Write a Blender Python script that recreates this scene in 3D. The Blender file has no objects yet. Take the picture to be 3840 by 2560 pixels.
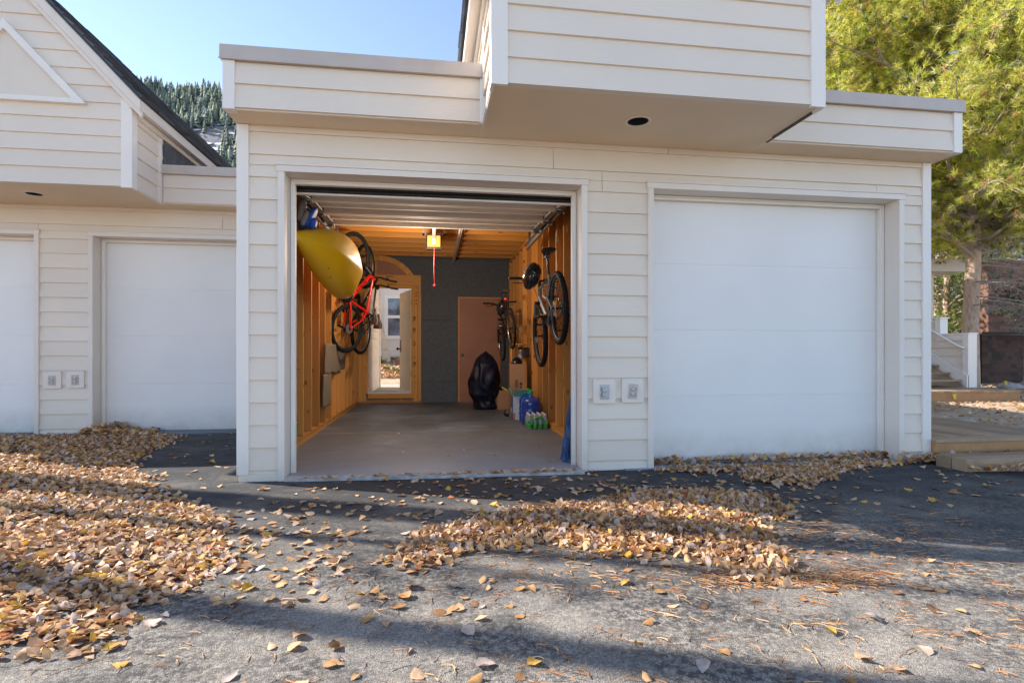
import bpy, bmesh, math, random
import numpy as np
from mathutils import Vector, Matrix, noise
random.seed(7); rng = np.random.default_rng(7)
PI = math.pi; R = math.radians
SC = bpy.context.scene; COL = SC.collection
TH = R(8.26)

# ------------------------------------------------------------------ helpers
class MB:
    def __init__(s): s.v = []; s.f = []; s.m = []; s.c = None
    def add(s, vs, fs, mi=0):
        n = len(s.v); s.v += [tuple(v) for v in vs]; s.f += [tuple(i+n for i in f) for f in fs]; s.m += [mi]*len(fs); return s
    def hexa(s, p, mi=0):
        return s.add(p, [(0,3,2,1),(4,5,6,7),(0,1,5,4),(1,2,6,5),(2,3,7,6),(3,0,4,7)], mi)
    def box(s, x0, x1, y0, y1, z0, z1, mi=0):
        return s.hexa([(x0,y0,z0),(x1,y0,z0),(x1,y1,z0),(x0,y1,z0),(x0,y0,z1),(x1,y0,z1),(x1,y1,z1),(x0,y1,z1)], mi)
    def obox(s, c, ax, ay, az, mi=0):
        c, ax, ay, az = map(Vector, (c, ax, ay, az))
        return s.hexa([c-ax-ay-az, c+ax-ay-az, c+ax+ay-az, c-ax+ay-az, c-ax-ay+az, c+ax-ay+az, c+ax+ay+az, c-ax+ay+az], mi)
    def prism(s, poly, y0, y1, T=None, mi=0):
        n = len(poly); T = T or (lambda a, o, z: (a, o, z))
        vs = [T(a, y0, z) for a, z in poly] + [T(a, y1, z) for a, z in poly]
        return s.add(vs, [tuple(range(n)), tuple(range(2*n-1, n-1, -1))] + [(i, i+n, (i+1) % n+n, (i+1) % n) for i in range(n)], mi)
    def tube(s, pts, r, seg=8, cap=True, mi=0, closed=False):
        pts = [Vector(p) for p in pts]; n = len(pts)
        rs = r if isinstance(r, (list, tuple)) else [r]*n
        vs = []; prev = None
        for i, p in enumerate(pts):
            if closed: t = (pts[(i+1) % n]-pts[i-1]).normalized()
            else: t = (pts[min(i+1, n-1)]-pts[max(i-1, 0)]).normalized()
            if prev is None:
                a = t.orthogonal().normalized()
            else:
                a = (prev - t*prev.dot(t))
                a = a.normalized() if a.length > 1e-6 else t.orthogonal().normalized()
            prev = a; b = t.cross(a)
            for k in range(seg):
                w = 2*PI*k/seg; vs.append(p + (a*math.cos(w)+b*math.sin(w))*rs[i])
        fs = []
        for i in range(n if closed else n-1):
            j = (i+1) % n
            for k in range(seg):
                q = (k+1) % seg; fs.append((i*seg+k, i*seg+q, j*seg+q, j*seg+k))
        if cap and not closed: fs += [tuple(range(seg-1, -1, -1)), tuple((n-1)*seg+k for k in range(seg))]
        return s.add(vs, fs, mi)
    def torus(s, c, ax, R0, r, n=48, seg=8, mi=0, flat=1.0):
        c = Vector(c); ax = Vector(ax).normalized(); a = ax.orthogonal().normalized(); b = ax.cross(a)
        vs = []; fs = []
        for i in range(n):
            w = 2*PI*i/n; d = a*math.cos(w)+b*math.sin(w)
            for k in range(seg):
                q = 2*PI*k/seg; vs.append(c + d*(R0+r*math.cos(q)) + ax*(r*flat*math.sin(q)))
        for i in range(n):
            for k in range(seg):
                fs.append((i*seg+k, ((i+1) % n)*seg+k, ((i+1) % n)*seg+(k+1) % seg, i*seg+(k+1) % seg))
        return s.add(vs, fs, mi)
    def lathe(s, prof, c=(0,0,0), ax=(0,0,1), seg=20, mi=0, sx=1, sy=1):
        c = Vector(c); ax = Vector(ax).normalized()
        if abs(ax.z) > .99: a = Vector((1,0,0)); b = Vector((0,1,0))
        else: a = ax.orthogonal().normalized(); b = ax.cross(a)
        vs = []; n = len(prof)
        for r, h in prof:
            for k in range(seg):
                w = 2*PI*k/seg; vs.append(c + a*(r*math.cos(w)*sx) + b*(r*math.sin(w)*sy) + ax*h)
        fs = []
        for i in range(n-1):
            for k in range(seg):
                q = (k+1) % seg; fs.append((i*seg+k, i*seg+q, (i+1)*seg+q, (i+1)*seg+k))
        fs += [tuple(range(seg-1, -1, -1)), tuple((n-1)*seg+k for k in range(seg))]
        return s.add(vs, fs, mi)
    def build(s, name, mat, parent=None, smooth=False, bevel=0, solid=0):
        me = bpy.data.meshes.new(name); me.from_pydata(s.v, [], s.f)
        mats = mat if isinstance(mat, (list, tuple)) else [mat]
        for m in mats: me.materials.append(m)
        if len(mats) > 1: me.polygons.foreach_set('material_index', s.m)
        bm = bmesh.new(); bm.from_mesh(me); bmesh.ops.recalc_face_normals(bm, faces=bm.faces); bm.to_mesh(me); bm.free()
        if smooth:
            me.polygons.foreach_set('use_smooth', [True]*len(me.polygons))
            try: me.set_sharp_from_angle(angle=R(38))
            except Exception: pass
        o = bpy.data.objects.new(name, me); COL.objects.link(o)
        if parent: o.parent = parent
        if bevel:
            b = o.modifiers.new('b', 'BEVEL'); b.width = bevel; b.segments = 2; b.limit_method = 'ANGLE'; b.angle_limit = R(35)
        return o

def tag(o, label=None, cat=None, group=None, kind=None):
    if label: o['label'] = label
    if cat: o['category'] = cat
    if group: o['group'] = group
    if kind: o['kind'] = kind
    return o
def thing(name, label, cat, loc=(0,0,0), group=None):
    o = bpy.data.objects.new(name, None); COL.objects.link(o); o.location = loc; o.empty_display_size = .1
    return tag(o, label, cat, group)
def npmesh(name, V, F, mat, parent=None, cols=None, smooth=False):
    me = bpy.data.meshes.new(name); k = F.shape[1]
    me.vertices.add(len(V)); me.vertices.foreach_set('co', V.astype(np.float32).ravel())
    me.loops.add(F.size); me.loops.foreach_set('vertex_index', F.astype(np.int32).ravel())
    me.polygons.add(len(F)); me.polygons.foreach_set('loop_start', np.arange(0, F.size, k, dtype=np.int32))
    try: me.polygons.foreach_set('loop_total', np.full(len(F), k, dtype=np.int32))
    except Exception: pass
    if cols is not None:
        a = me.color_attributes.new('col', 'FLOAT_COLOR', 'POINT')
        a.data.foreach_set('color', np.concatenate([cols, np.ones((len(cols),1))], 1).astype(np.float32).ravel())
    me.update(calc_edges=True); me.materials.append(mat)
    if smooth: me.polygons.foreach_set('use_smooth', [True]*len(F))
    o = bpy.data.objects.new(name, me); COL.objects.link(o)
    if parent: o.parent = parent
    return o

# ------------------------------------------------------------------ materials
def NT(name):
    m = bpy.data.materials.new(name); m.use_nodes = True; nt = m.node_tree
    return m, nt, nt.nodes['Principled BSDF']
def nd(nt, t, **kw):
    n = nt.nodes.new(t)
    for k, v in kw.items():
        if k.startswith('i_'): n.inputs[k[2:].replace('_', ' ')].default_value = v
        else: setattr(n, k, v)
    return n
def L(nt, a, b): nt.links.new(a, b)
def coords(nt, scale=(1,1,1), kind='Object'):
    tc = nd(nt, 'ShaderNodeTexCoord'); mp = nd(nt, 'ShaderNodeMapping'); mp.inputs['Scale'].default_value = scale
    L(nt, tc.outputs[kind], mp.inputs['Vector']); return mp.outputs['Vector']
def noisen(nt, vec, scale, detail=4, rough=.55, dist=0):
    n = nd(nt, 'ShaderNodeTexNoise'); n.inputs['Scale'].default_value = scale; n.inputs['Detail'].default_value = detail
    n.inputs['Roughness'].default_value = rough; n.inputs['Distortion'].default_value = dist; L(nt, vec, n.inputs['Vector']); return n.outputs['Fac']
def ramp(nt, fac, stops):
    r = nd(nt, 'ShaderNodeValToRGB'); e = r.color_ramp.elements
    while len(e) < len(stops): e.new(.5)
    for i, (p, c) in enumerate(stops): e[i].position = p; e[i].color = (*c, 1) if len(c) == 3 else c
    L(nt, fac, r.inputs['Fac']); return r.outputs['Color']
def mixc(nt, fac, a, b, mode='MIX'):
    m = nd(nt, 'ShaderNodeMix', data_type='RGBA', blend_type=mode)
    for s, v in ((0, fac), (6, a), (7, b)):
        if isinstance(v, (int, float)): m.inputs[s].default_value = v
        elif isinstance(v, tuple): m.inputs[s].default_value = (*v, 1)
        else: L(nt, v, m.inputs[s])
    return m.outputs[2]
def bump(nt, h, bs, strength=.3, dist=.01):
    b = nd(nt, 'ShaderNodeBump'); b.inputs['Strength'].default_value = strength; b.inputs['Distance'].default_value = dist
    L(nt, h, b.inputs['Height']); L(nt, b.outputs['Normal'], bs.inputs['Normal'])
def isl(nt, lo=.9, hi=1.06):
    g = nd(nt, 'ShaderNodeNewGeometry'); r = nd(nt, 'ShaderNodeMapRange'); r.inputs[3].default_value = lo; r.inputs[4].default_value = hi
    oi = nd(nt, 'ShaderNodeObjectInfo'); ad = nd(nt, 'ShaderNodeMath', operation='ADD'); fr = nd(nt, 'ShaderNodeMath', operation='FRACT')
    L(nt, g.outputs['Random Per Island'], ad.inputs[0]); L(nt, oi.outputs['Random'], ad.inputs[1]); L(nt, ad.outputs[0], fr.inputs[0])
    L(nt, fr.outputs[0], r.inputs[0]); return r.outputs[0], fr.outputs[0]
def gray(nt, fac):
    c = nd(nt, 'ShaderNodeCombineColor'); [L(nt, fac, c.inputs[i]) for i in range(3)]; return c.outputs[0]

def paint(name, rgb, rough=.55, grain=(1.2,14,14), gb=.25, vary=.06, island=(.97,1.02), dirt=.0):
    m, nt, bs = NT(name); v = coords(nt, grain)
    n1 = noisen(nt, v, 9, 6, .6, .6); n2 = noisen(nt, coords(nt), 1.3, 4)
    c = mixc(nt, 1.0, rgb, ramp(nt, n2, [(.3, (1-vary,)*3), (.7, (1+vary*.4,)*3)]), 'MULTIPLY')
    f, _ = isl(nt, *island); c = mixc(nt, 1.0, c, gray(nt, f), 'MULTIPLY')
    if dirt:
        tc = nd(nt, 'ShaderNodeTexCoord'); sp = nd(nt, 'ShaderNodeSeparateXYZ'); L(nt, tc.outputs['Object'], sp.inputs[0])
        mr = nd(nt, 'ShaderNodeMapRange'); mr.inputs[1].default_value = .32; mr.inputs[2].default_value = -.03; L(nt, sp.outputs[2], mr.inputs[0])
        mm = nd(nt, 'ShaderNodeMath', operation='MULTIPLY'); L(nt, mr.outputs[0], mm.inputs[0]); L(nt, noisen(nt, coords(nt), 7, 5, .7), mm.inputs[1])
        m2 = nd(nt, 'ShaderNodeMath', operation='MULTIPLY'); m2.inputs[1].default_value = dirt; L(nt, mm.outputs[0], m2.inputs[0])
        c = mixc(nt, m2.outputs[0], c, (.22,.17,.12))
    L(nt, c, bs.inputs['Base Color']); bs.inputs['Roughness'].default_value = rough
    bump(nt, n1, bs, gb, .004); return m
def plain(name, rgb, rough=.5, metal=0, vary=.12, scale=20, bmp=.1, coat=0, trans=0, emis=None, spec=None):
    m, nt, bs = NT(name); n = noisen(nt, coords(nt), scale, 4)
    c = mixc(nt, 1.0, rgb, ramp(nt, n, [(.3, (1-vary,)*3), (.7, (1+vary,)*3)]), 'MULTIPLY')
    L(nt, c, bs.inputs['Base Color']); bs.inputs['Roughness'].default_value = rough; bs.inputs['Metallic'].default_value = metal
    bs.inputs['Coat Weight'].default_value = coat; bs.inputs['Transmission Weight'].default_value = trans
    if spec is not None: bs.inputs['Specular IOR Level'].default_value = spec
    if emis: bs.inputs['Emission Color'].default_value = (*emis[0], 1); bs.inputs['Emission Strength'].default_value = emis[1]
    if bmp: bump(nt, n, bs, bmp, .003)
    return m
def wood(name, a, b, grain=(22,22,1.2), rough=.6, knots=.8, island=(.62,1.15), bmp=.25, dirty=0):
    m, nt, bs = NT(name); f, rnd = isl(nt, *island)
    tc = nd(nt, 'ShaderNodeTexCoord'); ad = nd(nt, 'ShaderNodeVectorMath', operation='ADD'); sc = nd(nt, 'ShaderNodeVectorMath', operation='SCALE')
    cc = nd(nt, 'ShaderNodeCombineXYZ'); [L(nt, rnd, cc.inputs[i]) for i in range(3)]
    L(nt, cc.outputs[0], sc.inputs[0]); sc.inputs['Scale'].default_value = 13
    L(nt, tc.outputs['Object'], ad.inputs[0]); L(nt, sc.outputs[0], ad.inputs[1])
    mp = nd(nt, 'ShaderNodeMapping'); mp.inputs['Scale'].default_value = grain; L(nt, ad.outputs[0], mp.inputs['Vector'])
    n = noisen(nt, mp.outputs['Vector'], 2.2, 6, .6, 1.2)
    c = mixc(nt, n, a, b); c = mixc(nt, 1.0, c, gray(nt, f), 'MULTIPLY')
    if knots:
        mk = nd(nt, 'ShaderNodeMapping'); mk.inputs['Scale'].default_value = (8 if grain[0] > 5 else 3, 8 if grain[1] > 5 else 3, 4 if grain[2] < 5 else 8); L(nt, ad.outputs[0], mk.inputs['Vector'])
        vo = nd(nt, 'ShaderNodeTexVoronoi'); vo.inputs['Scale'].default_value = 1.1; L(nt, mk.outputs['Vector'], vo.inputs['Vector'])
        k = ramp(nt, vo.outputs['Distance'], [(0, (1,1,1)), (.09, (.9,.9,.9)), (.16, (0,0,0))])
        kk = nd(nt, 'ShaderNodeMath', operation='MULTIPLY'); kk.inputs[1].default_value = knots; L(nt, k, kk.inputs[0])
        c = mixc(nt, kk.outputs[0], c, tuple(x*.22 for x in a))
    if dirty:
        n3 = noisen(nt, coords(nt), 5, 5, .7); c = mixc(nt, ramp(nt, n3, [(.45, (0,0,0)), (.75, (dirty,)*3)]), c, (.09,.075,.06))
    L(nt, c, bs.inputs['Base Color']); bs.inputs['Roughness'].default_value = rough; bump(nt, n, bs, bmp, .004); return m

M = {}
M['siding'] = paint('siding_paint', (.79,.69,.58), .6, (1.0,9,9), .5, .05, (.965,1.02), .35)
M['trim'] = paint('trim_paint', (.86,.80,.73), .55, (9,9,1.0), .3, .04, (.98,1.01), .5)
M['casing'] = paint('casing_paint', (.80,.72,.64), .55, (9,9,1.2), .35, .06, (.97,1.02), .5)
M['coping'] = plain('coping_metal_paint', (.52,.45,.40), .42, 0, .05, 6, .05)
M['soffit'] = paint('soffit_paint', (.80,.64,.46), .7, (3,3,3), .08, .07, (1,1))
M['door'] = paint('garage_door_paint', (.84,.81,.78), .5, (5,40,60), .22, .035, (.985,1.01), .75)
M['door_inside'] = plain('door_back_skin', (.84,.78,.72), .75, 0, .05, 5, .04, spec=.2)
M['door_skin'] = plain('shaded_grey_skin', (.30,.275,.255), .75, 0, .06, 4, .04, spec=.2)  # grey backing, darkened to put the shade between the ribs into its colour
M['rubber'] = plain('black_rubber', (.018,.018,.02), .45, 0, .3, 30, .1)
M['steel'] = plain('galvanised_steel', (.20,.205,.205), .55, .7, .2, 30, .08)
M['blackmetal'] = plain('black_metal', (.010,.010,.011), .35, 0, .3, 30, .05, coat=.15, spec=.35)
M['stud'] = wood('stud_pine', (.74,.37,.09), (.50,.20,.035), (26,26,1.0), .6, 1.0)
M['plank'] = wood('sheathing_planks', (.55,.21,.035), (.36,.11,.015), (22,22,1.0), .65, .7, (.55,1.1))
M['joist'] = wood('joist_pine', (.68,.32,.06), (.46,.17,.025), (1.0,24,24), .6, .7, (.7,1.1))
M['frame'] = wood('framing_pine', (.74,.40,.11), (.58,.25,.05), (1.4,22,22), .6, .5, (.85,1.1))
M['framev'] = wood('framing_pine_upright', (.74,.40,.11), (.58,.25,.05), (22,22,1.2), .6, .5, (.85,1.1))
M['blackpanel'] = plain('dark_sheathing_board', (.095,.112,.135), .8, 0, .28, 45, .3)
M['browndoor'] = plain('brown_hardboard', (.36,.16,.10), .55, 0, .12, 2.5, .03)
M['cream'] = plain('cream_paint', (.80,.72,.58), .5, 0, .04, 4, .03)
M['darkbronze'] = plain('dark_bronze', (.03,.022,.018), .35, .6, .2, 20, .05)
M['shingle'] = paint('roof_shingle', (.085,.095,.115), .85, (6,6,6), .9, .4, (.6,1.5))
M['felt'] = plain('dark_felt', (.09,.09,.1), .8, 0, .4, 6, .2)
M['black'] = plain('black_void', (.008,.008,.008), .6, 0, .1, 20, 0)
M['outlet'] = plain('beige_cover', (.52,.47,.42), .45, 0, .06, 30, .03)
M['outletgrey'] = plain('grey_cover', (.36,.38,.40), .35, .5, .1, 30, .03)
M['darkedge'] = plain('stained_joint', (.10,.085,.07), .8, 0, .3, 30, .1)

def mat_floor():
    m, nt, bs = NT('concrete_slab'); v = coords(nt)
    a = noisen(nt, v, 1.1, 7, .65, .4); b = noisen(nt, coords(nt, (1,2.6,1)), 4, 7, .75, .5); s = noisen(nt, v, 120, 3)
    c = ramp(nt, a, [(.3, (.055,.07,.09)), (.5, (.10,.125,.16)), (.72, (.22,.28,.35))])
    c = mixc(nt, ramp(nt, b, [(.42, (0,0,0)), (.66, (.7,.7,.7))]), c, (.05,.048,.05))
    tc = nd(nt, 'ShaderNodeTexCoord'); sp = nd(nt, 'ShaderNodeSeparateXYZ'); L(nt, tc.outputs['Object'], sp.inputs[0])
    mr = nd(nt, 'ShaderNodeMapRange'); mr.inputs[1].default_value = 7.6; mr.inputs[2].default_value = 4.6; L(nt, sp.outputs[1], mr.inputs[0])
    m2 = nd(nt, 'ShaderNodeMath', operation='MULTIPLY'); L(nt, mr.outputs[0], m2.inputs[0]); m2.inputs[1].default_value = .62  # paler toward the door opening: incoming daylight put into the colour
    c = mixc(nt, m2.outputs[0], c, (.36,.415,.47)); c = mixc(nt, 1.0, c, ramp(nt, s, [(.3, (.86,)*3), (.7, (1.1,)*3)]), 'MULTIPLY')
    L(nt, c, bs.inputs['Base Color']); bs.inputs['Roughness'].default_value = .5; bump(nt, b, bs, .12, .004); return m
M['floor'] = mat_floor()

def mat_asphalt():
    m, nt, bs = NT('weathered_asphalt'); v = coords(nt)
    big = noisen(nt, coords(nt, (.55,1.2,1)), 1.1, 5, .6, .6); mid = noisen(nt, v, 5, 6, .7)
    fine = noisen(nt, v, 90, 5, .75); vo = nd(nt, 'ShaderNodeTexVoronoi'); vo.inputs['Scale'].default_value = 230; L(nt, v, vo.inputs['Vector'])
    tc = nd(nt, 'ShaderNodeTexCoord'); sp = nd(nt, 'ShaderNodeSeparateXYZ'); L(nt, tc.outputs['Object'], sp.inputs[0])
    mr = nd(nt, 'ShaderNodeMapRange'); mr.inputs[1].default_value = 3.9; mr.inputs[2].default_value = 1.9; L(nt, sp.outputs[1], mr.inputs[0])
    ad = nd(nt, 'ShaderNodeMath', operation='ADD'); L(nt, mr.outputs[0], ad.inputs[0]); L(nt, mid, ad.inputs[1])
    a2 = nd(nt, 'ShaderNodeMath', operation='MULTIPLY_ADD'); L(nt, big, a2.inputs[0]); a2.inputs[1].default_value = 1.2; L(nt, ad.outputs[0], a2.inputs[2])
    wear_shade = ramp(nt, a2.outputs[0], [(0, (0,0,0)), (.35, (0,0,0)), (.8, (.5,.5,.5)), (1, (.8,.8,.8))])
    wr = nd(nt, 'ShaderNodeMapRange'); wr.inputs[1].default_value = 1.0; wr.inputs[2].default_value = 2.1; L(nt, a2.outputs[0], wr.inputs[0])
    base = mixc(nt, wr.outputs[0], (.050,.053,.060), (.33,.305,.275))  # wear noise, plus the building's shade put into the colour near the facade
    agg = mixc(nt, ramp(nt, vo.outputs['Distance'], [(.0, (1,1,1)), (.38, (.5,.5,.5)), (.6, (0,0,0))]), (.45,.45,.46), (1.55,1.45,1.32))
    c = mixc(nt, .55, base, agg, 'MULTIPLY')
    c = mixc(nt, 1.0, c, ramp(nt, fine, [(.33, (.45,.45,.47)), (.66, (1.45,1.42,1.36))]), 'MULTIPLY')
    dark = ramp(nt, noisen(nt, v, 30, 7, .85), [(.46, (.85,.85,.85)), (.56, (0,0,0))])
    dk = nd(nt, 'ShaderNodeMath', operation='MULTIPLY'); L(nt, dark, dk.inputs[0]); L(nt, ramp(nt, noisen(nt, v, 1.5, 5, .6), [(.38, (0,0,0)), (.56, (1,1,1))]), dk.inputs[1])
    c = mixc(nt, dk.outputs[0], c, (.035,.035,.037)); c = mixc(nt, 1.0, c, ramp(nt, noisen(nt, coords(nt, (1,1.7,1)), 2.6, 6, .7, .5), [(.33, (.68,.69,.72)), (.5, (1,1,1)), (.67, (1.22,1.19,1.14))]), 'MULTIPLY')
    L(nt, c, bs.inputs['Base Color']); bs.inputs['Roughness'].default_value = .85; bs.inputs['Specular IOR Level'].default_value = .3
    bump(nt, mixc(nt, .5, vo.outputs['Distance'], fine), bs, .9, .004); return m
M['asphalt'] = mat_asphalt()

def attrmat(name, trans=.3, rough=.6, vary=.35, scale=60):
    m, nt, bs = NT(name); at = nd(nt, 'ShaderNodeAttribute'); at.attribute_name = 'col'
    n = noisen(nt, coords(nt), scale, 3)
    c = mixc(nt, 1.0, at.outputs['Color'], ramp(nt, n, [(.3, (1-vary,)*3), (.7, (1+vary*.5,)*3)]), 'MULTIPLY')
    L(nt, c, bs.inputs['Base Color']); bs.inputs['Roughness'].default_value = rough; bs.inputs['Specular IOR Level'].default_value = .25
    if trans:
        tr = nd(nt, 'ShaderNodeBsdfTranslucent'); L(nt, c, tr.inputs['Color']); mx = nd(nt, 'ShaderNodeMixShader'); mx.inputs[0].default_value = trans
        L(nt, bs.outputs[0], mx.inputs[1]); L(nt, tr.outputs[0], mx.inputs[2]); L(nt, mx.outputs[0], nt.nodes['Material Output'].inputs['Surface'])
    return m
M['leaf'] = attrmat('dry_leaf', .22, .65, .3, 45)
M['needle'] = attrmat('pine_needle', .6, .5, .15, 8)
M['dryneedle'] = attrmat('dry_needle', .1, .7, .1, 20)
def bark(name, a, b, sc=14, st=(1,1,.35)):
    m, nt, bs = NT(name); v = coords(nt, st); n = noisen(nt, v, sc, 7, .75, .5); vo = nd(nt, 'ShaderNodeTexVoronoi'); vo.inputs['Scale'].default_value = sc*1.6; L(nt, v, vo.inputs['Vector'])
    c = mixc(nt, n, a, b); c = mixc(nt, .6, c, ramp(nt, vo.outputs['Distance'], [(0, (.45,)*3), (.5, (1.2,)*3)]), 'MULTIPLY')
    L(nt, c, bs.inputs['Base Color']); bs.inputs['Roughness'].default_value = .9; bump(nt, vo.outputs['Distance'], bs, .9, .02); return m
M['bark'] = bark('conifer_bark', (.62,.47,.36), (.24,.16,.11), 9)
M['twig'] = bark('dead_twig', (.42,.36,.31), (.25,.2,.17), 30)
def mat_birch():
    m, nt, bs = NT('birch_bark'); n = noisen(nt, coords(nt, (3,3,22)), 1.6, 5, .6, .3); n2 = noisen(nt, coords(nt), 3, 4)
    c = mixc(nt, ramp(nt, n, [(.60, (0,0,0)), (.66, (1,1,1))]), (.62,.55,.43), (.05,.045,.04))
    c = mixc(nt, ramp(nt, n2, [(.4, (0,0,0)), (.8, (.5,.5,.5))]), c, (.42,.33,.24))
    L(nt, c, bs.inputs['Base Color']); bs.inputs['Roughness'].default_value = .7; bump(nt, n, bs, .4, .01); return m
M['birch'] = mat_birch()
def mat_ground(name, cols, sc=1.2, fine=60, b=.8):
    m, nt, bs = NT(name); v = coords(nt); n = noisen(nt, v, sc, 6, .65); f = noisen(nt, v, fine, 5, .8)
    c = ramp(nt, n, [(.3, cols[0]), (.5, cols[1]), (.7, cols[2])]); c = mixc(nt, 1.0, c, ramp(nt, f, [(.3, (.45,)*3), (.7, (1.5,)*3)]), 'MULTIPLY')
    L(nt, c, bs.inputs['Base Color']); bs.inputs['Roughness'].default_value = .95; bump(nt, f, bs, b, .02); return m
M['dirt'] = mat_ground('needle_litter_soil', [(.34,.24,.15), (.52,.39,.27), (.66,.52,.38)])
M['rockhill'] = mat_ground('mountain_slope', [(.13,.125,.12), (.21,.20,.21), (.33,.33,.36)], .05, .6, .6)
M['rock'] = mat_ground('field_stone', [(.25,.24,.23), (.38,.35,.32), (.5,.48,.46)], 4, 40, .5)
M['deckwood'] = wood('weathered_deck', (.48,.33,.20), (.28,.18,.11), (20,1.0,20), .75, .2, (.7,1.2), .4, .4)
M['deckwoodx'] = wood('weathered_deck_across', (.48,.33,.20), (.28,.18,.11), (1.0,20,20), .75, .2, (.7,1.2), .4, .4)
M['treated'] = wood('treated_timber', (.50,.27,.12), (.33,.165,.06), (1.2,18,18), .7, .3, (.8,1.1), .3, .3)
M['brownshingle'] = wood('dark_brown_shingle', (.085,.036,.02), (.035,.015,.01), (26,26,2), .75, 0, (.5,1.6), .4)
M['greenbox'] = plain('green_utility_paint', (.30,.40,.32), .5, 0, .1, 3, .03)

# ------------------------------------------------------------------ siding
ZR, EX = .241, .178
def siding(mb, T, s0, s1, z0, z1, seams=(), clip=None, zr=ZR, ex=EX, th=(.003,.021)):
    k = math.floor((z0-zr)/ex)
    while True:
        a = max(zr+k*ex, z0); b = min(zr+(k+1)*ex, z1)
        if zr+k*ex >= z1-1e-4: break
        if b-a > .006:
            cuts = [s0]+sorted(x for kk, x in seams if kk == k and s0 < x < s1)+[s1]
            for i in range(len(cuts)-1):
                p, q = cuts[i]+(.0022 if i else 0), cuts[i+1]-(.0022 if i < len(cuts)-2 else 0)
                if clip:
                    (pa, qa), (pb, qb) = clip(a), clip(b); pa, qa = max(p, pa), min(q, qa); pb, qb = max(p, pb), min(q, qb)
                    if qa-pa < .01: continue
                    if qb < pb: pb = qb = (pb+qb)/2
                else: pa = pb = p; qa = qb = q
                ob = th[1]; ot = th[0]+(th[1]-th[0])*(1-(b-(zr+k*ex))/ex)
                j = random.uniform(-.0012, .0012)
                mb.hexa([T(pa, ob+j, a), T(qa, ob+j, a), T(qa, 0, a), T(pa, 0, a), T(pb, ot, b), T(qb, ot, b), T(qb, 0, b), T(pb, 0, b)])
        k += 1
def TF(y): return lambda s, o, z: (s, y-o, z)          # facing -Y
def TXn(x): return lambda s, o, z: (x-o, s, z)         # facing -X
def TXp(x): return lambda s, o, z: (x+o, s, z)         # facing +X

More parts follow.
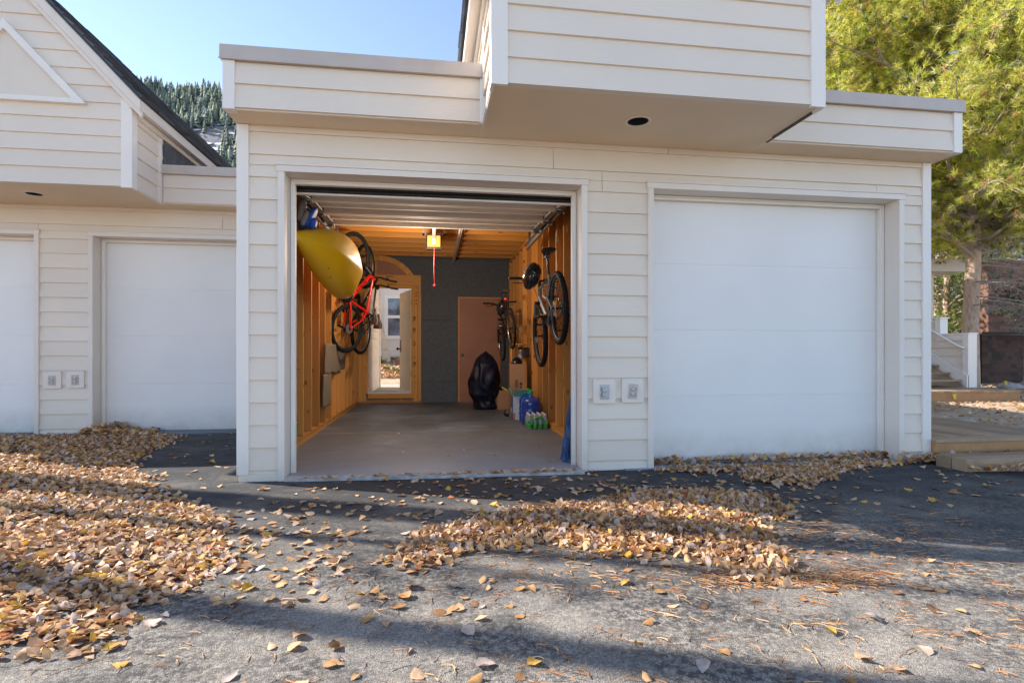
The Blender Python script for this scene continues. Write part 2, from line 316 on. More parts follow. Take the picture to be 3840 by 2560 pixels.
OPEN = [(-1.155, 1.265, 2.42), (1.912, 4.318, 2.42)]     # openings inside the casing
def garage_unit(name, label, loc, main):
    U = thing(name, label, 'garage', loc)
    Y = 4.6; xa, xb = -1.51, (4.655 if main else 4.475); xe_ = 4.70 if main else 4.49
    w = MB()
    seams = ((13, 1.02), (12, 1.45), (14, 2.05), (13, -3), (12, 4.1)) if main else ((12, 1.3), (13, .1), (14, 2.4), (13, 3.4))
    T = TF(Y)
    for a, b in ((xa+.085, -1.207), (1.317, 1.862), (4.368, xb-.085)): siding(w, T, a, b, -.02, 2.47, seams)
    siding(w, T, xa+.085, xb-.085, 2.47, 2.781, seams)
    w.build('front_wall', M['siding'], U)
    c = MB()                                            # wall core behind the boards
    c.add([(x, y, z) for y in (Y, Y+.13) for x, z in ((xa,-.03),(-1.2,-.03),(-1.2,2.47),(1.31,2.47),(1.31,-.03),(1.87,-.03),(1.87,2.47),(4.36,2.47),(4.36,-.03),(xb,-.03),(xb,2.80),(xa,2.80))],
          [(0,1,2,11),(2,3,10,11),(3,4,5,6),(3,6,7,10),(7,8,9,10)]+[(12,23,14,13),(14,23,22,15),(15,18,17,16),(15,22,19,18),(19,22,21,20)]+[(i,(i+1)%12,(i+1)%12+12,i+12) for i in range(12)]); c.build('wall_core', M['casing'], U)
    for x0, x1 in ((xa-.004, xa+.085), (xb-.085, xb+.004)):
        MB().box(x0, x1, Y-.030, Y+.09, -.02 if x0 > 0 else .03, 2.779).build('corner_board', M['trim'], U, bevel=.003)
    MB().box(xa+.02, xa+.30, Y-.02, Y+.01, -.05, .03).build('base_trim', M['siding'], U); MB().box(xb-.10, xb, Y-.022, Y+.01, -.03, .03).build('base_trim', M['siding'], U)
    s = MB(); siding(s, TXn(xa), Y+.09, 10.95, 0, 3.14)
    s.box(xa, xa+.010, Y+.1, 10.95, -.05, 3.13); s.build('side_wall', M['siding'], U)
    if main: s = MB(); siding(s, TXp(xb), Y+.09, 10.95, 0, 3.14); s.box(xb-.03, xb, Y+.1, 10.95, -.05, 3.13); s.build('side_wall', M['siding'], U)
    # casings
    for i, (a, b, zt) in enumerate(OPEN):
        q = MB(); cw = .052
        q.box(a-cw, a, Y-.034, Y+.16, -.035, zt); q.box(b, b+cw, Y-.034, Y+.16, -.035, zt)
        q.box(a-cw-.008, b+cw+.008, Y-.038, Y+.16, zt, zt+.05); q.box(a-cw-.014, b+cw+.014, Y-.046, Y-.02, zt+.05, zt+.064)
        dc = q.build('door_casing', M['casing'], U, bevel=.0025)
        q = MB(); yy = Y+.15
        q.box(a, a+.038, yy, yy+.045, -.02, zt-.04); q.box(b-.038, b, yy, yy+.045, -.02, zt-.04); q.box(a, b, yy-.001, yy+.046, zt-.04, zt)
        q.box(a+.006, a+.018, yy-.012, yy, -.02, zt-.012); q.box(b-.018, b-.006, yy-.012, yy, -.02, zt-.012); q.box(a+.006, b-.006, yy-.013, yy, zt-.018, zt-.006)
        q.build('door_stop', M['trim'], dc, bevel=.002)
        if not (main and i == 0):
            d = MB()
            for k in range(4):
                z0 = -.01+k*.606 if k else -.005; z1 = min(-.01+(k+1)*.606-.004, zt)
                d.box(a+.01, b-.01, Y+.20, Y+.245, z0, z1)
                if k < 3: d.box(a+.012, b-.012, Y+.2035, Y+.24, z1-.002, z1+.006)
            gd = d.build('garage_door', M['door'], U, bevel=.0025)
            MB().box(a+.01, b-.01, Y+.205, Y+.25, -.03, -.006).build('bottom_seal', M['rubber'], gd)
    # soffit with a can light hole
    zs = 2.782; yb = 3.65; yf = 4.325; s = MB(); cx, cy, h = 1.58, 4.085, .14
    def slab(x0, x1, y0, y1): s.box(x0, x1, y0, y1, zs, zs+.012)
    slab(xa-.008, .41, yf+.01, Y+.02); slab(2.80, xe_, yf+.01, Y+.02)
    slab(.4101, cx-h, yb+.01, Y+.02); slab(cx+h, 2.7999, yb+.01, Y+.02); slab(cx-h, cx+h, yb+.01, cy-h); slab(cx-h, cx+h, cy+h, Y+.02)
    n = 32; ri = .082; vs = []; fs = []
    for k in range(n):
        w_ = 2*PI*k/n; cu, su = math.cos(w_), math.sin(w_); e = h/max(abs(cu), abs(su)); vs += [(cx+ri*cu, cy+ri*su, zs), (cx+e*cu, cy+e*su, zs)]
    fs = [(2*k, 2*k+1, (2*k+3) % (2*n), (2*k+2) % (2*n)) for k in range(n)]; s.add(vs, fs)
    s.build('soffit', M['soffit'], U)
    r = MB(); r.torus((cx, cy, zs-.003), (0,0,1), .092, .012, 40, 8, flat=.5); rl = r.build('recessed_light', M['cream'], U, True)
    r = MB(); m_ = 28
    prof = [(.083, -.002)] + [(.080-(.006 if k % 2 else 0), .008*k) for k in range(12)]
    vs = []; 
    for rr, hh in prof:
        for k in range(m_): vs.append((cx+rr*math.cos(2*PI*k/m_), cy+rr*math.sin(2*PI*k/m_), zs+hh))
    fs = [(i*m_+k, i*m_+(k+1) % m_, (i+1)*m_+(k+1) % m_, (i+1)*m_+k) for i in range(len(prof)-1) for k in range(m_)] + [tuple((len(prof)-1)*m_+k for k in range(m_))]
    r.add(vs, fs); r.build('baffle', M['black'], rl)
    # parapets
    zp0, zp1 = 2.79, 3.14
    p = MB(); siding(p, TF(yf), xa+.07, .372, zp0, zp1-.004, zr=.241+.178*14+.062); p.box(xa, .40, yf, yf+.05, zp0-.006, zp1); p.box(xa, xa+.03, yf+.05, 10.95, 2.80, zp1); p.build('parapet', M['siding'], U)
    p = MB(); siding(p, TF(yf), 2.83, xe_-.08, zp0, zp1-.004, zr=.241+.178*14+.062); p.box(2.81, xe_-.005, yf, yf+.05, zp0-.006, zp1); p.box(xe_-.04, xe_-.01, yf+.05, 10.95, 2.80, zp1); p.build('parapet', M['siding'], U)
    for x0, x1, z0 in ((xa-.012, xa+.072, zp0-.012), (.372, .398, zp0-.004), (xe_-.085, xe_, zp0-.012)):
        MB().box(x0, x1, yf-.026, yf+.06, z0, zp1-.002).build('corner_board', M['trim'], U, bevel=.002)
    for x0, x1, ex in ((xa-.03, .398, 0), (2.812, xe_+.02, 1)):
        q = MB(); q.box(x0, x1, yf-.04, yf+.10, zp1, 3.245); q.box(x0-.004*(1-ex), x1+.004*ex, yf-.046, yf-.038, zp1-.006, zp1+.008)
        if ex: q.box(x1-.12, x1, yf+.1001, 10.95, zp1, 3.245)
        else: q.box(x0, x0+.12, yf+.1001, 10.95, zp1, 3.245)
        q.build('coping', M['coping'], U, bevel=.004)
    MB().box(xa+.05, xe_-.04, yf+.06, 10.9, 3.06, 3.10).build('flat_roof', M['felt'], U)
    # bay
    bx0, bx1 = .41, 2.80; cxb = (bx0+bx1)/2; ze = 3.75; sl = 1.07; hw = (bx1-bx0)/2
    def clip(z): d = max(0, z-ze)/sl; return (bx0+d, bx1-d)
    zb = .241+.178*14+.046+.0
    w = MB(); siding(w, TF(yb), bx0+.088, bx1-.088, zs-.002, ze+hw*sl, clip=clip, zr=zb)
    siding(w, TXn(bx0), yb+.03, 10.9, zs-.002, ze, zr=zb); siding(w, TXp(bx1), yb+.03, 10.9, zs-.002, ze, zr=zb)
    w.box(bx0, bx1, yb, yb+.04, zs-.002, ze); w.prism([(bx0, ze), (bx1, ze), (cxb, ze+hw*sl)], yb+.001, yb+.04)
    w.box(bx0, bx0+.03, yb+.04, 10.9, zs+.014, ze); w.box(bx1-.03, bx1, yb+.04, 10.9, zs+.014, ze)
    w.build('bay_wall', M['siding'], U)
    for x0, x1 in ((bx0-.024, bx0+.088), (bx1-.088, bx1+.024)):
        q = MB(); z1a = ze-.02; q.box(x0, x1, yb-.028, yb-.0005, zs-.018, z1a)
        if x0 < 1: q.box(x0, x0+.026, yb-.0004, yb+.085, zs-.018, z1a)
        else: q.box(x1-.026, x1, yb-.0004, yb+.085, zs-.018, z1a)
        q.build('corner_board', M['trim'], U, bevel=.002)
    for x0 in (bx0-.02, bx1-.005):
        MB().box(x0, x0+.025, 4.22, 4.30, zs-.01, ze-.01).build('corner_board', M['trim'], U)
    [MB().box(a_, a_+.018, yb+.09, yf-.02, zs-.016, zs+.02).build('drip_trim', M['darkedge'] if main and a_ > 1 else M['siding'], U) for a_ in (bx1-.004, bx0-.014)]
    if not main: MB().box(bx1+.016, bx1+.026, 4.33, 9.0, 3.0, ze-.20).build('side_shade_panel', M['felt'], U)  # dark sheet standing in for the shade beneath the bay eave
    # triangular recess
    q = MB(); tx, tz0, tw, tht = cxb, 3.63, .78, .84; o = yb-.06
    A, B, C = Vector((tx-tw, tz0)), Vector((tx+tw, tz0)), Vector((tx, tz0+tht)); cen = (A+B+C)/3
    def ins(P, k): return cen+(P-cen)*k
    ki = .82
    for P, Q in ((A, B), (B, C), (C, A)):
        q.prism([tuple(P), tuple(Q), tuple(ins(Q, ki)), tuple(ins(P, ki))], o, yb-.002)
    gp = q.build('gable_frame', M['trim'], U)
    q = MB(); q.prism([tuple(ins(A, .84)), tuple(ins(B, .84)), tuple(ins(C, .84))], yb-.022, yb-.018); q.build('gable_panel', M['siding'], gp)
    # roof
    ov = .13; rt = .05
    q = MB(); y0r, y1r = yb-.10, 10.95; 
    for sg in (-1, 1):
        ex_, ez = cxb+sg*(hw+ov), ze-ov*sl+.09; rx, rz = cxb, ze+hw*sl+.09
        nn = Vector((sg*sl, 0, 1)).normalized()
        a = Vector((ex_, 0, ez)); b = Vector((rx, 0, rz))
        ln = (b-a).length; d = (b-a).normalized(); ncr = 14
        q.hexa([a+Vector((0,y0r,0)), b+Vector((0,y0r,0)), b+Vector((0,y1r,0)), a+Vector((0,y1r,0)), a+nn*.02+Vector((0,y0r,0)), b+nn*.02+Vector((0,y0r,0)), b+nn*.02+Vector((0,y1r,0)), a+nn*.02+Vector((0,y1r,0))])
        for k in range(ncr):
            p0 = a+d*(ln*k/ncr-.015); p1 = a+d*(ln*(k+1)/ncr); yy = y0r-random.uniform(.012, .03)
            ys = [yy]; 
            while ys[-1] < y1r: ys.append(ys[-1]+random.uniform(.25, .4))
            for j in range(len(ys)-1):
                u, v_ = ys[j]+.003, ys[j+1]-.003; h0 = .045+random.uniform(0, .012)
                q.hexa([p0+nn*.021+Vector((0,u,0)), p1+nn*.021+Vector((0,u,0)), p1+nn*.021+Vector((0,v_,0)), p0+nn*.021+Vector((0,v_,0)), p0+nn*h0+Vector((0,u,0)), p1+nn*.027+Vector((0,u,0)), p1+nn*.027+Vector((0,v_,0)), p0+nn*h0+Vector((0,v_,0))])
    rf = q.build('roof', M['shingle'], U)
    q = MB()
    for sg in (-1, 1):
        def pt(dx, dz, y): return (cxb+sg*dx, y, dz)
        for (o0, o1, ya, yc) in ((-.03, .085, yb-.085, yb-.055), (-.09, -.028, yb-.060, yb-.016)):
            E0, E1 = hw+ov, 0.0
            za = lambda dx, o_: ze+(hw-dx)*sl+o_*math.sqrt(1+sl*sl)*.72
            q.hexa([pt(E0, za(E0, o0), ya), pt(E1, za(E1, o0), ya), pt(E1, za(E1, o0), yc), pt(E0, za(E0, o0), yc), pt(E0, za(E0, o1), ya), pt(E1, za(E1, o1), ya), pt(E1, za(E1, o1), yc), pt(E0, za(E0, o1), yc)])
        xe = hw+ov
        x_ = cxb+sg*xe; q.box(min(x_, x_-sg*.03), max(x_, x_-sg*.03), yb-.056, 10.9, ze-.155, ze-.045)
        x2 = cxb+sg*(hw+.004); q.box(min(x2, x_-sg*.03), max(x2, x_-sg*.03), yb-.05, 10.9, ze-.135, ze-.125)
        q.box(min(x2, x2+sg*.04), max(x2, x2+sg*.04), yb+.09, 10.9, ze-.20, ze-.136)
    q.build('rake_board', M['casing'], U, bevel=.003)
    # outlets
    for i, (x0, z0, gy) in enumerate(((1.368, .555, main), (1.622, .560, False))):
        b_ = MB(); b_.box(x0, x0+.196, Y-.036, Y-.001, z0, z0+.196); b_.box(x0+.004, x0+.19, Y-.03, Y-.002, z0+.196, z0+.206)
        ob = b_.build('outlet_mount', M['casing'], U, bevel=.002)
        cx_, cz_ = x0+.098, z0+.098; tl = R(4) if (main and i) else 0; fl = 1 if main else -1
        def rp(u, v_): return (cx_+u*math.cos(tl)+v_*math.sin(tl), cz_-u*math.sin(tl)+v_*math.cos(tl))
        k_ = MB(); k_.prism([rp(-.039,-.062), rp(.039,-.062), rp(.039,.062), rp(-.039,.062)], Y-.043, Y-.0365)
        cov = k_.build('outlet_cover', M['outletgrey'] if gy else M['outlet'], ob, bevel=.0015)
        for vz in (-.021, .021):
            l_ = MB(); pu, pv = rp(-.004*fl, vz)
            if gy:
                l_.prism([rp(-.032, vz), rp(-.02, vz+.019), rp(.026, vz+.019), rp(.026, vz-.019), rp(-.02, vz-.019)], Y-.062, Y-.0435)
            else:
                l_.lathe([(.022, 0), (.022, .006), (.018, .012), (.006, .013)], (pu, Y-.0435, pv), (0,-1,0), 20)
                hx, hz = rp(.027*fl, vz); l_.box(hx-.008, hx+.008, Y-.054, Y-.0435, hz-.012, hz+.012)
            l_.build('flip_lid', M['outletgrey'] if gy else M['outlet'], cov, True, bevel=.001)
    return U

GM = garage_unit('garage_building', 'pale clapboard double garage with its left door open and a boxy bay above', (0,0,0), True)
GL = garage_unit('garage_building', 'pale clapboard double garage with white triangle on its gable, both doors closed', (-6.03, 2.85, .01), False)

# ------------------------------------------------------------------ inside of the open garage
def P(mb, name, mat, parent=GM, **k): return mb.build(name, M[mat] if isinstance(mat, str) else mat, parent, **k)
XL, XR_, YB = -1.39, 1.52, 10.9
for side, xf in ((-1, XL), (1, XR_)):
    st = MB(); pk = MB(); y = 4.78; dp = .088
    ys = [5.02+.415*k for k in range(15)]
    studs = []
    for yy in ys:
        st = MB(); studs.append(st)
        if side < 0: st.box(xf-dp, xf+random.uniform(-.004, .004), yy, yy+.04, .09, 2.80)
        else: st.box(xf+random.uniform(-.004, .004), xf+dp, yy, yy+.04, .09, 2.80)
    y = 4.76
    while y < YB:
        wd = random.choice((.13, .14, .14, .19)); x0 = xf-dp-.0205 if side < 0 else xf+dp
        pk.box(x0, x0+.02+random.uniform(0, .002), y+.0015, min(y+wd, YB)-.0015, .04, 2.84); y += wd
    st = MB(); x0 = xf-dp if side < 0 else xf
    st.box(x0, x0+dp, 4.78, YB, .05, .088); st.box(x0, x0+dp, 4.78, YB, .004, .049)
    st.box(x0, x0+dp, 4.78, YB, 2.801, 2.84)
    sw = st.build('stud_wall', M['stud'], GM, bevel=.002); [q.build('stud', M['stud'], sw, bevel=.002) for q in studs]; P(pk, 'plank_sheathing', 'plank', sw)
for k in range(15):
    j = MB(); yy = 10.57-.406*k; j.box(XL-.09, XR_+.09, yy, yy+.038, 2.842, 3.03)
    P(j, 'ceiling_joist', 'joist', bevel=.002)
    if k < 14: P(MB().box(.44+.02*(k % 2), .478+.02*(k % 2), yy-.367, yy-.001, 2.845, 3.028), 'joist_blocking', 'frame')
s = MB(); y = 4.7
while y < YB: s.box(XL-.1, XR_+.1, y, y+.3, 3.031, 3.05); y += .303
P(s, 'subfloor', 'joist')
# back wall
b = MB()
b.box(-.213, .507, YB, YB+.03, .045, .434); b.box(-.213, .507, YB+.002, YB+.03, .439, 1.650); b.box(-.213, .507, YB, YB+.03, 1.655, 2.115)
b.box(-.36, 1.62, YB+.001, YB+.03, 2.116, 2.85); b.box(-1.49, -.36, YB+.031, YB+.05, 2.52, 3.03); b.box(1.36, 1.62, YB, YB+.03, .03, 2.114)
b.box(-1.6, 1.62, YB+.03, YB+.06, 2.86, 3.1)
P(b, 'sheathing_panel', 'blackpanel')
s = MB(); siding(s, lambda a, o, z: (a, YB+.06+o, z), -.40, 4.66, 0, 3.1); siding(s, lambda a, o, z: (a, YB+.06+o, z), -1.6, -.4, 2.3, 3.1); s.box(1.6, 4.66, YB, YB+.06, 0, 3.1); P(s, 'rear_wall', 'siding')
b = MB(); b.box(.535, 1.35, YB-.012, YB+.02, .045, 2.085); bd = P(b, 'interior_door', 'browndoor')
k = MB(); k.lathe([(.028, 0), (.028, .006), (.012, .012), (.012, .03), (.026, .042), (.028, .055), (.016, .066), (.002, .067)], (.588, YB-.012, .985), (0,-1,0), 20); k.build('knob', M['steel'], bd, True)
b = MB(); b.box(.507, .533, YB-.02, YB+.02, .04, 2.115); b.box(.533, 1.36, YB-.02, YB+.02, 2.087, 2.115); P(b, 'door_frame', 'framev')
P(MB().box(-1.39, -.216, YB-.035, YB+.03, 2.315, 2.52), 'header_beam', 'frame', bevel=.002)
P(MB().box(-1.225, -.362, YB-.04, YB+.02, .135, .225), 'sill_beam', 'frame', bevel=.002)
f = MB(); f.box(-1.42, -.213, YB-.03, YB+.03, .02, .075); f.box(-1.3, -.36, YB+.0, YB+.03, .0751, .134, 0)
for x in (-1.28, -.92, -.62, -.42): f.box(x, x+.045, YB-.025, YB-.001, .0752, .134)
P(f, 'sill_framing', 'treated')
f = MB(); x = -.362
for wd in (.038, .034, .038, .038): f.box(x, x+wd-.003, YB-.03+random.uniform(0, .008), YB+.03, .076, 2.314); x += wd
f.box(-1.39, -1.352, YB-.03, YB+.03, .076, 2.314); f.box(-1.35, -1.30, YB-.028, YB+.03, .076, 2.314); f.box(-1.298, -1.262, YB-.026, YB+.03, .076, 2.314)
P(f, 'jack_stud', 'framev', bevel=.002)
f = MB(); f.box(-1.26, -1.225, YB-.02, YB+.12, .226, 2.275); f.box(-.40, -.366, YB-.02, YB+.12, .226, 2.275); f.box(-1.26, -.366, YB-.021, YB+.12, 2.276, 2.312)
P(f, 'door_jamb', 'framev')
MB().box(-1.225, -.40, YB-.045, YB+.16, .226, .25).build('door_sill', M['trim'], GM)
# arch above the rear door
a = MB(); cx, cz = -1.02, 2.105; n = 26; th0, th1 = R(31.9), R(118)
for i in range(n):
    t0 = th0+(th1-th0)*i/n; t1 = th0+(th1-th0)*(i+1)/n
    ri, ro = .685, .785
    def pz(r, t): return (max(cx+r*math.cos(t), -1.43), cz+r*math.sin(t))
    a.prism([pz(ri, t0), pz(ro, t0), pz(ro, t1), pz(ri, t1)], YB-.03, YB+.028)
a.box(-1.105, -1.055, YB-.024, YB+.028, 2.521, 2.782)
ar = P(a, 'arch_frame', 'frame')
a = MB(); x = -1.42
while x < -.36:
    zt = cz+math.sqrt(max(.72**2-(x+.05-cx)**2, .01)); a.box(x, x+.088, YB+.004, YB+.02, 2.521, min(max(zt, 2.53), 2.83)); x += .091
a.build('arch_boards', M['browndoor'], ar)
# rear entry door swung out into the porch
hx, hy = -.405, YB+.09; dx, dy = -.245, .765; dl = math.hypot(dx, dy); ux, uy = dx/dl, dy/dl; nx, ny = -uy, ux
def dpnt(s, o, z): return (hx+ux*s+nx*o, hy+uy*s+ny*o, z)
d = MB(); d.hexa([dpnt(0,-.02,.262), dpnt(.8,-.02,.262), dpnt(.8,.02,.262), dpnt(0,.02,.262), dpnt(0,-.02,2.25), dpnt(.8,-.02,2.25), dpnt(.8,.02,2.25), dpnt(0,.02,2.25)])
ed = P(d, 'entry_door', 'cream')
d = MB(); d.tube([dpnt(.735,.02,1.10), dpnt(.735,.075,1.10)], .012, 10); d.lathe([(.012,0),(.028,.01),(.03,.03),(.018,.045)], dpnt(.735,.06,1.10), (nx, ny, 0), 14)
d.hexa([dpnt(.70,.02,1.02), dpnt(.77,.02,1.02), dpnt(.77,.028,1.02), dpnt(.70,.028,1.02), dpnt(.70,.02,1.28), dpnt(.77,.02,1.28), dpnt(.77,.028,1.28), dpnt(.70,.028,1.28)])
d.build('door_handle', M['darkbronze'], ed, True)
for z in (.55, 1.3, 1.95): MB().box(-.408, -.385, YB+.055, YB+.085, z, z+.1).build('hinge', M['steel'], ed)
# grade stamps painted on the studs
s = MB()
def stroke(x0, z0, x1, z1, w=.012): 
    d = Vector((x1-x0, z1-z0)); n_ = Vector((-d.y, d.x)).normalized()*w/2
    s.add([(x0-n_.x, YB-.0325, z0-n_.y), (x1-n_.x, YB-.0325, z1-n_.y), (x1+n_.x, YB-.0325, z1+n_.y), (x0+n_.x, YB-.0325, z0+n_.y)], [(0,1,2,3)])
for z, kind in ((1.62,'E'), (1.40,'P'), (1.15,'U'), (.92,'I'), (.74,'N'), (.55,'I')):
    x0, x1 = -.352, -.327
    if kind in 'EPN': stroke(x0, z, x0, z+.1); stroke(x1, z+.02, x1, z+.1); stroke(x0, z+.1, x1, z+.05)
    if kind == 'U': stroke(x0, z, x0, z+.1); stroke(x0, z, x1, z+.02); stroke(x1, z+.02, x1, z+.08)
    if kind == 'I': stroke(x0, z, x1, z+.01, .02)
P(s, 'grade_stamp', 'black')
s = MB()
for z in (2.16, 2.10, 2.02, 1.95): stroke(-.318, z, -.296, z+.03, .02)
for k in range(6): stroke(-.318, 1.55+k*.035, -.298, 1.57+k*.035, .006)
s.build('red_grade_stamp', plain('red_ink', (.5,.04,.02), .7), GM)

# overhead door rolled up under the ceiling
def ydoor(t):
    zz = [(0, 2.36), (.6, 2.452), (1.2, 2.478), (1.8, 2.50), (2.4, 2.53)]
    for (a, b), (c, d_) in zip(zz, zz[1:]):
        if t <= c+1e-6: return 4.93+t, b+(d_-b)*(t-a)/(c-a)
d = MB(); xa_, xb_ = -1.205, 1.30
segs = [0, .60, 1.20, 1.80]
for k in range(4):
    if k < 3: t0, t1 = segs[k]+.004, segs[k+1]-.004
    else: t0, t1 = 1.804, 2.38
    (ya, za), (yb_, zb_) = ydoor(t0), ydoor(t1)
    if k == 3: zb_ += .13
    def pd(x, t, o):
        f_ = (t-t0)/(t1-t0); return (x, ya+(yb_-ya)*f_, za+(zb_-za)*f_+o)
    def bar(x0, x1, u0, u1, o0, o1, mi=0):
        d.hexa([pd(x0,u0,o0), pd(x1,u0,o0), pd(x1,u1,o0), pd(x0,u1,o0), pd(x0,u0,o1), pd(x1,u0,o1), pd(x1,u1,o1), pd(x0,u1,o1)], mi)
    bar(xa_, xb_, t0, t1, .062, .07, 1)
    bar(xa_, xb_, t0, t0+.055, 0, .0615); bar(xa_, xb_, t1-.055, t1, 0, .0615)
    m0 = (t0+t1)/2; bar(xa_+.06, xb_-.06, m0+.02, m0+.075, .022, .0612)
    bar(xa_, xa_+.07, t0+.056, t1-.056, .01, .061, 2); bar(xb_-.07, xb_, t0+.056, t1-.056, .01, .061, 2)
gd = P(d, 'garage_door', [M['door_inside'], M['door_skin'], M['steel']], bevel=.006); gd['label'] = 'overhead door rolled up under the ceiling with its ribbed back showing'
d = MB(); d.tube([(-1.19, 4.905, 2.374), (1.295, 4.905, 2.374)], .019, 10); d.tube([(-1.19, 4.893, 2.395), (1.295, 4.893, 2.395)], .009, 8); d.build('bottom_seal', M['rubber'], gd, True)
d = MB(); d.box(-1.205, 1.30, 4.88, 4.93, 2.408, 2.43); d.box(-1.205,1.30,4.90,4.93,2.338,2.354); d.build('seal_channel', M['door_inside'], gd)
for x in (-1.262, 1.352):
    d = MB(); s_ = 1 if x < 0 else -1
    d.box(x-.003, x, 5.2, 7.75, 2.47, 2.55); d.box(min(x, x+s_*.03), max(x, x+s_*.03), 5.2, 7.75, 2.467, 2.471); d.box(min(x, x+s_*.03), max(x, x+s_*.03), 5.2, 7.75, 2.549, 2.553)
    pts = [(x, 4.86, z) for z in (.05, 1.2, 2.1)]+[(x, 4.9, 2.3), (x, 5.0, 2.44), (x, 5.2, 2.51)]; d.tube(pts, .014, 6)
    for y in (5.8, 7.6): d.box(x-.015, x+.015, y, y+.03, 2.553, 2.84)
    d.build('track', M['steel'], gd)
for x in (xa_+.03, xb_-.03):
    for t in (.6, 1.2, 1.78):
        y, z = ydoor(t); d = MB(); d.box(x-.035, x+.035, y-.05, y+.05, z-.012, z-.001); sg = -1 if x < 0 else 1
        d.tube([(x, y, z-.015), (x+sg*.09, y, z-.015)], .006, 6); d.lathe([(.02,0),(.02,.012)], (x+sg*.07, y, z-.015), (sg,0,0), 12)
        d.box(x-.02, x+.02, y-.03, y-.01, z-.03, z-.012); d.build('hinge', M['steel'], gd)
# header inside
h = MB(); h.box(-1.5, 1.62, 4.735, 4.80, 2.47, 2.84); P(h, 'header_beam', 'joist')

# ------------------------------------------------------------------ opener with lit lamp
op = thing('door_opener', 'ceiling mounted door opener with a glowing yellow lamp cover', 'door opener', (.025, 7.95, 2.5))
b = MB(); b.box(-.11, .11, .02, .40, .06, .20); b.build('housing', M['blackmetal'], op, bevel=.01)
MB().box(-.10, .10, -.08, .02, -.035, .0).build('lamp_base', M['blackmetal'], op); MB().box(-.10, .10, -.06, .02, .166, .18).build('lamp_top', M['blackmetal'], op)
lensm = plain('lamp_lens', (.20,.09,.02), .5, 0, .1, 30, .1, emis=((1,.50,.10), .95), spec=.1)
b = MB(); b.box(-.092, .092, -.075, -.02, .0, .165); b.build('lamp_lens', lensm, op, bevel=.012)
bulb = MB(); bulb.lathe([(.005,-.04),(.022,-.03),(.03,0),(.022,.03),(.012,.05)], (.0, -.083, .075), (0,0,1), 14); bulb.build('bulb', plain('bulb_glow', (.3,.2,.1), .4, emis=((1,.80,.40), 3)), op, True)
b = MB(); b.box(-.02, .02, -2.9, .02, .115, .15); b.box(-.16, .16, .1, .13, .2, .23); b.box(-.16, -.13, .1, .13, .2, .36); b.box(.13, .16, .1, .13, .2, .36); b.build('rail', M['steel'], op)
cd = MB(); cd.tube([(.0, -.35, .12), (.004, -.35, -.1), (-.002, -.35, -.35), (.006, -.35, -.56)], .0026, 6); cdo = cd.build('pull_cord', plain('red_cord', (.28,.008,.006), .5), op, True)
cd = MB(); cd.lathe([(.004,0),(.016,-.01),(.018,-.03),(.008,-.045)], (.006, -.35, -.56), (0,0,1), 12); cd.build('cord_handle', plain('red_plastic', (.6,.02,.015), .4), cdo, True)

# ------------------------------------------------------------------ slab, ground
g = MB(); nx_, ny_ = 2, 8
g.hexa([(-1.49,4.62,-.1),(1.65,4.62,-.1),(1.65,11.0,-.1),(-1.49,11.0,-.1),(-1.49,4.62,0),(1.65,4.62,0),(1.65,11.0,.045),(-1.49,11.0,.045)])
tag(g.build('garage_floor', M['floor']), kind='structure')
g = MB(); g.hexa([(-1.15,4.54,-.1),(1.262,4.46,-.1),(1.262,4.619,-.1),(-1.15,4.619,-.1),(-1.15,4.54,-.004),(1.262,4.46,-.004),(1.262,4.619,0),(-1.15,4.619,0)]); tag(g.build('threshold', plain('pale_concrete', (.40,.385,.365), .85, 0, .3, 14, .3)), kind='structure')
g = MB(); g.box(-1.39, 1.5, 6.95, 6.957, .017, .0185); tag(g.build('floor_joint', plain('light_joint', (.5,.47,.44), .8)), kind='structure')
g = MB(); g.box(-7.6, -1.6, 7.3, 7.75, -.1, .008); g.box(1.65, 4.7, 4.55, 5.0, -.1, -.012); tag(g.build('apron_slab', M['floor']), kind='structure')

def gz(x, y):
    z = -.028
    z += .022*min(max((y-4.2)/3, 0), 1)*(1 if x < -1.5 else 0)
    z += .012*noise.noise(Vector((x*.5, y*.5, 3))) + .006*noise.noise(Vector((x*1.7, y*1.7, 9)))
    if y > 4.2 and -1.6 < x < 4.8: z = min(z, -.022)
    if x > 4.2: z += .0
    return z
def grid(name, x0, x1, y0, y1, n, m_, zf, mat, hole=None):
    xs = np.linspace(x0, x1, n); ys = np.linspace(y0, y1, m_)
    V = np.array([(x, y, zf(x, y)) for y in ys for x in xs]); F = []
    for jj in range(m_-1):
        for ii in range(n-1):
            a_ = jj*n+ii; F.append((a_, a_+1, a_+n+1, a_+n))
    return npmesh(name, V, np.array(F), mat, smooth=True)
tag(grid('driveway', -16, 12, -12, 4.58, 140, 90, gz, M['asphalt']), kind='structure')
def gz2(x, y): return gz(x, y) if y < 7.6 else -.02
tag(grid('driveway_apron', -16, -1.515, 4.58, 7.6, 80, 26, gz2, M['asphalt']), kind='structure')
g = MB(); g.add([(-900,-900,-.16),(900,-900,-.16),(900,900,-.16),(-900,900,-.16)], [(0,1,2,3)]); tag(g.build('ground', M['dirt']), kind='structure')

def yz(x, y):
    if x > 4.72:
        z = -.03+.11*min(max((y-4.6)/3.5, 0), 1)+.02*max(0, y-8.5)*.6
        return z+.02*noise.noise(Vector((x, y, 1)))
    t = min(max((y-12.5)/7.2, 0), 1); return .02+.80*t+.03*noise.noise(Vector((x*1.3, y*1.3, 5)))
tag(grid('right_yard', 4.72, 40, 4.59, 45, 90, 90, yz, M['dirt']), kind='structure')
tag(grid('rear_yard', -14, 4.70, 11.0, 45, 60, 90, yz, M['dirt']), kind='structure')

